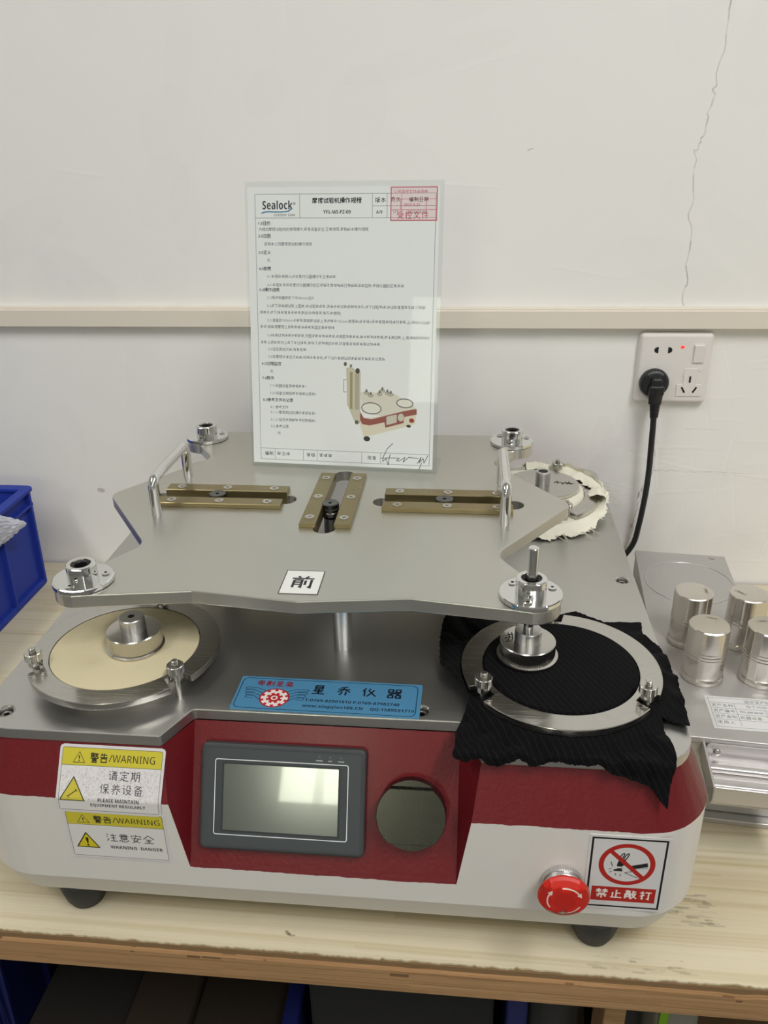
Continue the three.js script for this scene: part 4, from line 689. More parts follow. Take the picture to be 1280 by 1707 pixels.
{
  const pts = [[0.3813, 0.4007], [0.3718, 0.4366], [0.3711, 0.4582], [0.3721, 0.4863], [0.378, 0.5009], [0.3871, 0.5112], [0.396, 0.521], [0.388, 0.545], [0.3835, 0.576], [0.3924, 0.582], [0.4022, 0.5770], [0.413, 0.5825], [0.426, 0.580], [0.4571, 0.5775], [0.4807, 0.580], [0.505, 0.591], [0.5137, 0.593], [0.5238, 0.604], [0.5255, 0.590], [0.5298, 0.570], [0.529, 0.553], [0.527, 0.533], [0.534, 0.534], [0.5455, 0.5395], [0.5492, 0.5063], [0.5485, 0.4696], [0.5457, 0.4374], [0.5345, 0.4236], [0.538, 0.4015], [0.515, 0.405], [0.49, 0.40], [0.46, 0.392], [0.42, 0.386]];
  const weave = canvasMap(256, 256, (c, w) => { // knitted mesh: fine rows of holes, a pale stitch line every few rows
    c.fillStyle = '#070708'; c.fillRect(0, 0, w, w);
    for (let y = 0; y < 16; y++) for (let x = 0; x < 16; x++) { c.fillStyle = '#060607'; c.beginPath(); c.ellipse(x * 16 + 8 + (y % 2) * 8, y * 16 + 8, 5, 3.4, 0, 0, 7); c.fill(); c.fillStyle = 'rgba(30,30,35,0.5)'; c.fillRect(x * 16 + (y % 2) * 8, y * 16 + 1, 9, 2); }
    for (let y = 0; y < 4; y++) for (let x = 0; x < 16; x++) { c.fillStyle = 'rgba(84,84,90,0.5)'; c.beginPath(); c.ellipse(x * 16 + 8, y * 64 + 30, 5.2, 3.0, 0, 0, 7); c.fill(); }
  });
  weave.wrapS = weave.wrapT = THREE.RepeatWrapping; weave.rotation = 1.08; weave.repeat.set(1 / 0.0135, 1 / 0.0175);
  const weaveBump = dataTex(128, 128, (u, v) => { const a = 255 * (0.5 + 0.5 * Math.sin(u * 16 * Math.PI * 2) * Math.sin(v * 16 * Math.PI * 2)); return [a, a, a]; }); weaveBump.repeat.set(1 / 0.0135, 1 / 0.0175);
  const mat = phys({ map: weave, roughness: 0.95, specularIntensity: 0.35, side: THREE.DoubleSide, sheen: 0.04, sheenColor: new THREE.Color(0.3, 0.3, 0.34), sheenRoughness: 0.5, bumpMap: weaveBump, bumpScale: 0.0003 });
  const E = FRONT + 0.0022;
  const g = clothMesh(RB[0], RB[1], polar(pts, RB[0], RB[1], 0.0011, 3), (x, z, r, th, R, s) => {
    const dome = 0.1984 + 0.0018 * (1 - (r / 0.056) ** 2);
    let y; if (r < 0.0562) y = dome; else if (r < 0.0575) y = 0.1984 - (r - 0.0562) / 0.0013 * 0.0070; else if (r < 0.0737) y = 0.1912;
    else {
      const d = r - 0.0734, k = Math.min(1, d / 0.014); const fold = (perlin.noise(x * 42, z * 42, 2) * 0.0036 + perlin.noise(Math.cos(th) * 7, Math.sin(th) * 7, 9) * 0.0045 + Math.abs(Math.sin(th * 9 + 1.3 * Math.sin(th * 3))) * 0.0028) * k;
      y = 0.1910 * (1 - sm(k)) + (DECK + 0.0016) * sm(k) + Math.max(fold, -0.0004) * 1.0;
      if (x < 0.395 && z < 0.53) y += 0.010 * sm(Math.min(1, Math.max(0, (0.398 - x) / 0.022))); // left edge curls up
      y = Math.max(y, DECK + 0.0014);
    }
    if (z > E && r > 0.0737) { const over = z - E, wave = 0.0028 * Math.sin(x * 190) * Math.min(1, over / 0.008) + 0.002 * perlin.noise(x * 120, 3, 1); const drop = Math.max(0, over - 0.001); return [x, y - drop * 0.96, E + 0.0012 + Math.abs(wave) + Math.min(over, 0.0015) + Math.max(0, 0.181 - (y - drop) - 0.007) * 0.46]; }
    return [x, y, z];
  }, RADII, 420, 1);
  tag(mesh('mesh_fabric', g, mat, null), 'black mesh fabric sample clamped on the right turntable, hanging over the front edge', 'fabric');
}
{
  const rad = (th) => { const c = Math.cos(th), s2 = Math.sin(th); let R = 0.085 + 0.006 * perlin.noise(c * 4, s2 * 4, 5) + 0.005 * Math.abs(perlin.noise(c * 22, s2 * 22, 8)); const sp = perlin.noise(c * 55, s2 * 55, 2); if (sp > 0.42) R += 0.008 * (sp - 0.42) * 3; return R; };
  const mat = phys({ color: new THREE.Color(0.80, 0.78, 0.65), roughness: 1, side: THREE.DoubleSide, bumpMap: rep(fineNoise, 12), bumpScale: 0.0004 });
  const g = clothMesh(RC[0], RC[1], rad, (x, z, r, th, R, s) => {
    if (r < 0.0562) return [x, 0.2008 + 0.0004 * perlin.noise(x * 90, z * 90, 1), z]; if (r < 0.0575) return [x, 0.2008 - (r - 0.0562) / 0.0013 * 0.009, z]; if (r < 0.0737) return [x, 0.1919, z];
    // behind and on the right the torn edge stands up above the ring, in front it drops to the deck
    const k = Math.min(1, (r - 0.0734) / 0.01), up = Math.max(0, Math.cos(th + 0.75)), fold = 0.003 * perlin.noise(Math.cos(th) * 9, Math.sin(th) * 9, r * 60) * k;
    const y = 0.1916 + fold + k * (0.015 * up - 0.0075 * (1 - up)) ; const pull = 0.009 * up * k * Math.min(1, k);
    return [x - pull * Math.cos(th) * s, Math.max(y, DECK + 0.0008), z - pull * Math.sin(th) * s];
  }, RADII, 360, 1);
  tag(mesh('wool_cloth', g, mat, null), 'torn cream woollen cloth with frayed edges under the back right ring', 'fabric');
  // frayed strip folded back over the ring on the right
  const pos = [], idx = [], n = 60, m = 10, r2 = rng(77); for (let i = 0; i <= n; i++) { const th = -1.6 + 1.85 * i / n, fr = (r2() - 0.5) * 0.004; for (let j = 0; j <= m; j++) { const f = j / m, r = 0.0805 - 0.0195 * f * (0.92 + 0.3 * perlin.noise(th * 4, 2, 6)) + (j === m ? fr : 0); pos.push(RC[0] + r * Math.cos(th), 0.1986 + 0.0045 * Math.sin(f * Math.PI) + 0.0022 * perlin.noise(th * 7, f * 3, 4) + 0.0006, RC[1] + r * Math.sin(th)); } }
  for (let i = 0; i < n; i++) for (let j = 0; j < m; j++) { const a = i * (m + 1) + j, b = a + m + 1; idx.push(a, b, a + 1, b, b + 1, a + 1); }
  const fg = new THREE.BufferGeometry(); fg.setAttribute('position', new THREE.Float32BufferAttribute(pos, 3)); fg.setAttribute('uv', new THREE.Float32BufferAttribute(new Float32Array(pos.length / 3 * 2), 2)); fg.setIndex(idx); fg.computeVertexNormals();
  const cloth = scene.getObjectByName('wool_cloth'); mesh('folded_edge', fg, mat, cloth);
  const threads = []; for (let i = 0; i < 22; i++) { const th = -1.2 + r2() * 2.7, R = rad(th) - 0.002, L = 0.005 + r2() * 0.009, b = (r2() - 0.5) * 0.8, up = Math.max(0, Math.cos(th + 0.75)), y0 = 0.1840 + 0.014 * up; threads.push(tube([[RC[0] + R * Math.cos(th), y0 + 0.001, RC[1] + R * Math.sin(th)], [RC[0] + (R + L * 0.5) * Math.cos(th + b * 0.08), y0 + 0.0012 * r2(), RC[1] + (R + L * 0.5) * Math.sin(th + b * 0.08)], [RC[0] + (R + L) * Math.cos(th + b * 0.16), Math.max(0.1818, y0 - 0.004 * r2()), RC[1] + (R + L) * Math.sin(th + b * 0.16)]], 0.00045, 6, 5)); }
  mesh('loose_threads', merge(threads), mat, cloth).userData.kind = 'stuff';
}

// ------------------------------------------------------------------ instruction sheet in its acrylic stand, on the back of the guide plate
{
  const P0 = new THREE.Vector3(0.1714, LID, 0.2425), P1 = new THREE.Vector3(0.3594, LID, 0.2555), WS = 0.1885, HS = 0.271, lean = 0.187;
  const turn = -Math.atan2(P1.z - P0.z, P1.x - P0.x), base = P0.clone().lerp(P1, 0.5);
  const st = thing('sign_stand', 'clear acrylic display stand holding the instruction sheet, on the guide plate', 'display stand', base.toArray()); st.rotation.y = turn;
  const tilted = (g, z) => { g.translate(0, HS / 2, z); g.rotateX(-lean); g.translate(0, 0.0022, 0); return g; };
  mesh('front_panel', tilted(box(WS, HS, 0.0014, 0, 0, 0, 0.0005, 1), 0.0012), M.acrylic, st);
  mesh('back_panel', tilted(box(WS, HS, 0.0014, 0, 0, 0, 0.0005, 1), -0.0016), M.acrylic, st);
  mesh('bottom_fold', tilted(box(WS, 0.0014, 0.0018, 0, -HS / 2 + 0.001, 0), -0.0002), M.acrylic, st);
  mesh('foot', box(WS, 0.002, 0.045, 0, 0.0012, -0.024, 0.0006, 1), M.acrylic, st);
  const map = canvasMap(1280, 1820, (c, w, h) => {
    c.fillStyle = '#efefec'; c.fillRect(0, 0, w, h);
    // positions as fractions of the stand's face
    const X = (u) => ((u - 0.008) / 0.967) * w, Y = (v) => ((v - 0.018) / 0.967) * h, K = w / 0.967;
    const line = (x0, y0, x1, y1, lw = 2.6) => { c.lineWidth = lw; c.beginPath(); c.moveTo(X(x0), Y(y0)); c.lineTo(X(x1), Y(y1)); c.stroke(); };
    c.strokeStyle = '#77797a'; const L = 0.048, R = 0.957, T = 0.041, H2 = 0.119;
    line(L, T, R, T); line(L, T, L, 0.972); line(R, T, R, 0.972); line(L, 0.972, R, 0.972); line(L, H2, R, H2); line(0.278, T, 0.278, H2); line(0.645, T, 0.645, H2); line(0.718, T, 0.718, H2); line(0.645, 0.081, R, 0.081); line(0.79, T, 0.79, H2);
    // header
    c.fillStyle = '#33383d'; c.font = 'bold 66px sans-serif'; c.save(); c.translate(X(0.084), Y(0.0905)); c.scale(0.86, 1.05); c.fillText('Sealock', 0, 0); c.restore();
    c.font = '26px sans-serif'; c.fillText('®', X(0.242), Y(0.077)); c.strokeStyle = '#4d86a5'; c.lineWidth = 8; c.beginPath(); c.moveTo(X(0.08), Y(0.104)); c.bezierCurveTo(X(0.11), Y(0.092), X(0.15), Y(0.104), X(0.22), Y(0.097)); c.lineTo(X(0.235), Y(0.089)); c.stroke();
    c.fillStyle = '#555'; c.font = '24px sans-serif'; c.fillText('Outdoor Gear', X(0.143), Y(0.1135));
    c.strokeStyle = c.fillStyle = '#2c2c2e'; write(c, '摩擦试验机操作规程', X(0.342), Y(0.053), 36, 4.6, { gap: 0.02 });
    c.font = 'bold 30px sans-serif'; c.fillText('YFL-WI-PZ-09', X(0.398), Y(0.1055));
    c.strokeStyle = c.fillStyle = '#4a4a4c'; write(c, '版本', X(0.658), Y(0.053), 34, 3.6); c.font = 'bold 26px sans-serif'; c.fillText('A/0', X(0.664), Y(0.106)); write(c, '页次', X(0.735), Y(0.053), 30, 3); write(c, '编制日期', X(0.825), Y(0.053), 30, 3); c.font = '26px sans-serif'; c.fillText('1/1', X(0.745), Y(0.106)); c.fillText('2023/03/20', X(0.815), Y(0.106));
    // control stamp
    c.strokeStyle = 'rgba(190,84,98,0.8)'; c.fillStyle = 'rgba(220,120,130,0.18)'; c.fillRect(X(0.737), Y(0.022), X(0.962) - X(0.737), Y(0.128) - Y(0.022)); c.lineWidth = 7; c.strokeRect(X(0.737), Y(0.022), X(0.962) - X(0.737), Y(0.128) - Y(0.022)); line(0.737, 0.094, 0.962, 0.094, 4); line(0.785, 0.06, 0.785, 0.094, 4); line(0.91, 0.06, 0.91, 0.094, 4); line(0.737, 0.06, 0.962, 0.06, 3);
    write(c, '受控文件', X(0.765), Y(0.0985), 48, 5, { gap: 0.12 }); c.fillStyle = 'rgba(190,84,98,0.8)'; c.font = 'bold 24px sans-serif'; c.fillText('2023.3.22', X(0.80), Y(0.083)); write(c, '公司受控文件专用章', X(0.75), Y(0.030), 24, 2.2, { gap: 0.03 });
    // body text
    const rows = [
      [0.060, 0.129, 'h', '1.0目的'], [0.062, 0.150, 't', '为规范摩擦试验机的使用操作，确保设备安全、正常使用，特制订本操作规程。'], [0.060, 0.171, 'h', '2.0范围'], [0.09, 0.199, 't', '适用本公司摩擦测试机操作使用。'], [0.060, 0.226, 'h', '3.0定义'], [0.103, 0.253, 't', '无。'], [0.060, 0.281, 'h', '4.0职责'],
      [0.102, 0.308, 't', '4.1实验室检测人员负责对仪器操作及日常维护。'], [0.102, 0.337, 't', '4.2.实验室主管负责对仪器操作的正确性及是否执行日常维护进行监督，确保仪器的正常运行。'], [0.060, 0.353, 'h', '5.0操作说明'], [0.100, 0.381, 't', '5.1用取样器刀裁下中44mm试片'],
      [0.098, 0.409, 't', '5.2取下四个测试板上面套，把试验样平板,四个圆形试样座螺丝拧开,取下试验夹具，将试样磨擦料及其下羊毛'], [0.060, 0.432, 't', '毡垫片取下(若有需要更换式测试,自己磨损,最不可使用)'], [0.098, 0.459, 't', '5.3.准备的100mm圆形羊毛毡放试座上再覆盖中165mm磨擦布(或砂纸)(更换磨擦布时先对压板上),加一2.5kg施'], [0.060, 0.482, 't', '压块,压其使摩擦上压板放松将后垫圈固定紧锁螺丝'],
      [0.098, 0.512, 't', '5.4将测试夹具头圆形放料,作面朝放入夹具头内,待测面夹紧锁好,按圆形夹具放紧,放至测试板上,保持其放置着在'], [0.060, 0.537, 't', '平板上方一孔对上间下穿过平板,调整下方夹头的圆形,对准需要加载入测试夹具头.'], [0.100, 0.561, 't', '5.5设定测试次数,启动机台'], [0.100, 0.588, 't', '5.6当摩擦到指定次数后,机台自动停机,取下试片按测试方法评估及按要求记录之'],
      [0.064, 0.612, 'h', '6.0过程监控'], [0.108, 0.640, 't', '无'], [0.064, 0.664, 'h', '7.0附件'], [0.104, 0.692, 't', '7.1《机器设备点检检查卡》'], [0.104, 0.719, 't', '7.2《设备定期保养及保检记录表》'], [0.066, 0.743, 'h', '8.0参考文件与记录'], [0.106, 0.770, 't', '8.1.参考文件'], [0.106, 0.789, 't', '8.1.1《摩擦测试机操作指导手册》'], [0.106, 0.816, 't', '8.1.2《监控和测量装置控制程序》'], [0.106, 0.841, 't', '8.2.参考记录'], [0.142, 0.866, 't', '无'],
    ];
    for (const [u, v, kind, s] of rows) {
      const hd = kind === 'h'; c.strokeStyle = c.fillStyle = hd ? '#55555a' : '#747478'; let size = hd ? 27 : 24; const opt = { gap: -0.02, latin: 0.9, font: hd ? 'bold' : '' };
      const room = X(0.945) - X(u), want = width(c, s, size, opt); if (want > room) size *= room / want;
      write(c, s, X(u), Y(v), size, hd ? 3.2 : 2.1, opt);
    }
    // signature row
    c.strokeStyle = '#8a8c8d'; line(L, 0.931, R, 0.931); line(0.127, 0.931, 0.127, 0.972); line(0.282, 0.931, 0.282, 0.972); line(0.358, 0.931, 0.358, 0.972); line(0.60, 0.931, 0.60, 0.972); line(0.70, 0.931, 0.70, 0.972);
    c.strokeStyle = '#55565a'; write(c, '编制', X(0.07), Y(0.942), 30, 2.8); write(c, '魏文坤', X(0.138), Y(0.942), 30, 2.8); write(c, '审核', X(0.30), Y(0.942), 30, 2.8); write(c, '杨志源', X(0.37), Y(0.942), 30, 2.8); write(c, '批准', X(0.63), Y(0.942), 30, 2.8);
    c.strokeStyle = '#3b3d42'; c.lineWidth = 4; c.lineJoin = 'round'; c.beginPath(); const sg = (pts) => pts.forEach(([a, b], i) => (i ? c.lineTo(X(a), Y(b)) : c.moveTo(X(a), Y(b)))); sg([[0.765, 0.894], [0.735, 0.915], [0.715, 0.945], [0.712, 0.962], [0.73, 0.952], [0.742, 0.975], [0.747, 0.945], [0.752, 0.935]]); sg([[0.70, 0.951], [0.75, 0.948], [0.80, 0.948], [0.785, 0.957], [0.80, 0.958], [0.83, 0.944], [0.82, 0.962], [0.85, 0.943], [0.90, 0.946]]); sg([[0.895, 0.965], [0.915, 0.941], [0.905, 0.962], [0.925, 0.945], [0.93, 0.962], [0.95, 0.934]]); sg([[0.918, 0.962], [0.905, 0.985], [0.918, 0.992], [0.93, 0.988]]); c.stroke();
    // printed picture of the tester with its lid raised
    const px = (a, b) => [X(0.500 + (a - 620) / 440 * 0.385), Y(0.605 + (b - 190) / 470 * 0.287)], poly = (pts, f, st) => { c.beginPath(); pts.forEach(([a, b], i) => { const q = px(a, b); i ? c.lineTo(...q) : c.moveTo(...q); }); c.closePath(); c.fillStyle = f; c.fill(); if (st) { c.strokeStyle = st; c.lineWidth = 2.5; c.stroke(); } };
    const el = (a, b, rx, ry, f, st, lw = 4) => { const q = px(a, b), k = 0.385 / 440 * K; c.beginPath(); c.ellipse(q[0], q[1], rx * k, ry * k, 0.06, 0, 7); if (f) { c.fillStyle = f; c.fill(); } if (st) { c.strokeStyle = st; c.lineWidth = lw; c.stroke(); } };
    poly([[725, 365], [930, 370], [1055, 450], [1062, 470], [905, 515], [735, 485]], '#ded8c8'); poly([[712, 470], [740, 520], [905, 500], [1060, 460], [1055, 540], [1000, 562], [780, 625], [745, 630], [715, 540]], '#e2d9c2'); poly([[718, 475], [745, 518], [790, 525], [985, 470], [1060, 455], [1062, 487], [985, 505], [985, 540], [875, 572], [870, 540], [780, 562], [735, 555], [720, 525]], '#9c5a50'); poly([[880, 505], [945, 488], [945, 540], [880, 558]], '#cfc9b6', '#7d463e'); el(968, 508, 20, 24, '#d2cab8', '#7d463e', 2);
    poly([[640, 230], [665, 222], [700, 245], [722, 250], [722, 545], [700, 560], [645, 440]], '#cfc8b0', '#a89f84'); poly([[660, 250], [676, 250], [676, 470], [660, 465]], '#a3966f'); poly([[690, 262], [716, 262], [716, 470], [690, 470]], '#b4ab96'); el(632, 205, 9, 12, '#5f5c52'); el(666, 215, 7, 9, '#77725f'); el(706, 244, 13, 16, '#55534a'); el(702, 545, 12, 12, '#6b6657');
    c.strokeStyle = '#8b8567'; c.lineWidth = 4; c.beginPath(); [[640, 295], [622, 297], [622, 368], [640, 368]].forEach((p, i) => { const q = px(...p); i ? c.lineTo(...q) : c.moveTo(...q); }); c.stroke();
    el(790, 460, 58, 32, '#e9e5d8', '#5c5c56', 6); el(990, 424, 48, 25, '#e9e5d8', '#5c5c56', 6); for (const [a, b] of [[760, 370], [785, 385], [838, 375], [855, 355], [885, 368], [905, 375]]) { el(a, b, 15, 9, '#c4bda8', '#6a675c', 2.5); el(a, b - 12, 6, 10, '#77736a'); }
    el(764, 642, 20, 15, '#3c3d3a'); el(1015, 558, 14, 8, '#3c3d3a'); el(1032, 524, 15, 13, '#a04036');
  });
  const face = plaque(WS * 0.967, HS * 0.967, 0.0005, 0.0002), z = 0.0001, lift = 0.0022;
  face.translate(-0.0008, HS * (1 - 0.018 - 0.4835), z); face.rotateX(-lean); face.translate(0, lift, 0);
  const sh = mesh('instruction_sheet', face, std({ map, roughness: 0.75 }), null, base.toArray(), [0, turn, 0]);
  tag(sh, 'white printed instruction sheet with a red stamp and a picture of the tester', 'document');
}

// ------------------------------------------------------------------ wall socket and plug
{
  const CX = 0.6336, CY = 0.2957;
  const s = thing('wall_socket', 'white square double wall socket with a rocker switch and a small red light', 'wall socket', [CX, CY, 0]);
  const W2 = 0.0855, plate = new THREE.ExtrudeGeometry(roundRect(W2 - 0.009, W2 - 0.009, 0.0006), { depth: 0.0045, bevelEnabled: true, bevelThickness: 0.0065, bevelSize: 0.0045, bevelSegments: 4 }); plate.translate(0, 0, 0.0066 - 0.0062);
  mesh('plate', boxUV(plate), M.plastic, s); mesh('back_box', box(W2 - 0.004, W2 - 0.004, 0.004, 0, 0, 0.002), M.plastic, s);
  const F = 0.0114, X = (x) => x - CX, Yy = (y) => y - CY;
  const rim = (w, h, x, y) => { const o = new THREE.Shape([[-w / 2, -h / 2], [w / 2, -h / 2], [w / 2, h / 2], [-w / 2, h / 2]].map((q) => new THREE.Vector2(...q))); const g = new THREE.ExtrudeGeometry(o, { depth: 0.0006, bevelEnabled: true, bevelThickness: 0.0003, bevelSize: 0.0003, bevelSegments: 1 }); g.translate(X(x), Yy(y), F); return g; };
  const rock = box(0.0118, 0.0215, 0.0034, 0, 0, 0, 0.0012); rock.rotateX(0.07); rock.translate(X(0.6597), Yy(0.3142), F + 0.0012); const sw = mesh('rocker_switch', rock, M.plastic, s);
  mesh('switch_frame', rim(0.0136, 0.0236, 0.6596, 0.3141), M.plastic, s, [0, 0, -0.0004]);
  const led = new THREE.CylinderGeometry(0.0017, 0.0019, 0.0008, 20); led.rotateX(Math.PI / 2); led.scale(1.3, 0.8, 1); led.translate(X(0.6404), Yy(0.322), F + 0.0003); mesh('indicator_light', led, std({ color: 0xff3a30, emissive: 0xff2a20, emissiveIntensity: 1.6, roughness: 0.4 }), s);
  for (const [x, y] of [[0.6088, 0.2955], [0.6643, 0.2957]]) { const g = lathe([[0.0001, 0.0006], [0.0031, 0.0006], [0.0036, 0.0001], [0.0001, 0.0001]], 28); g.rotateX(Math.PI / 2); g.translate(X(x), Yy(y), F); mesh('screw_cap', g, M.plastic, s); }
  // raised islands of the three-pin outlet, then the dark pin slots
  const isl = new THREE.Shape([[-0.0142, -0.0076], [0.0142, -0.0076], [0.0142, 0.0062], [0.0078, 0.0066], [0.0066, 0.0135], [0.0082, 0.0185], [0.0068, 0.0258], [-0.0068, 0.0258], [-0.0082, 0.0185], [-0.0066, 0.0135], [-0.0078, 0.0066], [-0.0142, 0.0062]].map((q) => new THREE.Vector2(...q)));
  const ig = new THREE.ExtrudeGeometry(isl, { depth: 0.0009, bevelEnabled: true, bevelThickness: 0.0004, bevelSize: 0.0004, bevelSegments: 2 }); ig.translate(X(0.6536), Yy(0.2702), F - 0.0001); const out = mesh('three_pin_outlet', ig, M.plastic, s);
  const slotG = []; for (const [x, y, a, L] of [[0.6536, 0.2832, 0, 0.0076], [0.6470, 0.2702, 0.52, 0.0078], [0.6604, 0.2703, -0.52, 0.0078]]) { const g = box(0.0021, L, 0.0006); g.rotateZ(a); g.translate(X(x), Yy(y), F + 0.0013); slotG.push(g); } mesh('pin_slots', merge(slotG), M.slot, s, [0, 0, 0]);
  const two = []; for (const [x, m] of [[0.6108, 1], [0.6262, -1]]) { const a = new THREE.CylinderGeometry(0.0031, 0.0031, 0.0005, 24, 1, false, m > 0 ? Math.PI : 0, Math.PI); a.rotateX(Math.PI / 2); a.rotateZ(0); a.translate(X(x + m * 0.0004), Yy(0.3184), F + 0.0002); const b = box(0.0018, 0.0072, 0.0005, X(x + m * 0.0012), Yy(0.3184), F + 0.0002); two.push(a, b); } mesh('two_pin_outlet', merge(two), M.slot, s);

  const p = at(thing('power_plug', 'black round power plug in the wall socket with its cable hanging down behind the instruments', 'plug', [0.6112, 0.2795, 0.0125]));
  const body = lathe([[0.0001, 0.0095], [0.0135, 0.0095], [0.0158, 0.0085], [0.0172, 0.006], [0.0175, 0.003], [0.0172, 0.0008], [0.0001, 0.0008]], 48, 0.8); body.rotateX(Math.PI / 2); body.translate(0.6112, 0.2795, 0.0125); part('plug_body', body, M.blackPlastic, p);
  const grip = merge([box(0.0125, 0.017, 0.012, 0.6122, 0.2800, 0.0255, 0.0028, 4), (() => { const g = new THREE.CylinderGeometry(0.0098, 0.0078, 0.020, 8); g.rotateY(Math.PI / 8); g.scale(0.98, 1, 0.72); g.translate(0.6125, 0.2665, 0.0265); return toCreasedNormals(g, 0.9); })(), box(0.0178, 0.013, 0.0135, 0.6124, 0.2735, 0.0255, 0.003, 3)]); part('grip', boxUV(grip), M.blackPlastic, p);
  const rel = []; for (let k = 0; k < 6; k++) rel.push(cyl(0.0060 - k * 0.00022, 0.0062 - k * 0.00022, 0.0020, 22, 0.6129 + k * 0.0001, 0.2548 - k * 0.0029, 0.0272)); rel.push(cyl(0.0042, 0.0052, 0.020, 22, 0.6130, 0.2388, 0.0272)); part('strain_relief', merge(rel), M.blackPlastic, p);
  part('cable', tube([[0.6131, 0.243, 0.0272], [0.6139, 0.2250, 0.0275], [0.6148, 0.2000, 0.0270], [0.6158, 0.1720, 0.0260], [0.6160, 0.1440, 0.0240], [0.6150, 0.1180, 0.0220], [0.6130, 0.0900, 0.0200], [0.6090, 0.0640, 0.0190], [0.5960, 0.0400, 0.0200], [0.5840, 0.0180, 0.0220], [0.5680, 0.0060, 0.0260], [0.5300, 0.0042, 0.0300], [0.4700, 0.0042, 0.0330]], 0.0036, 110, 14), M.blackPlastic, p);
}

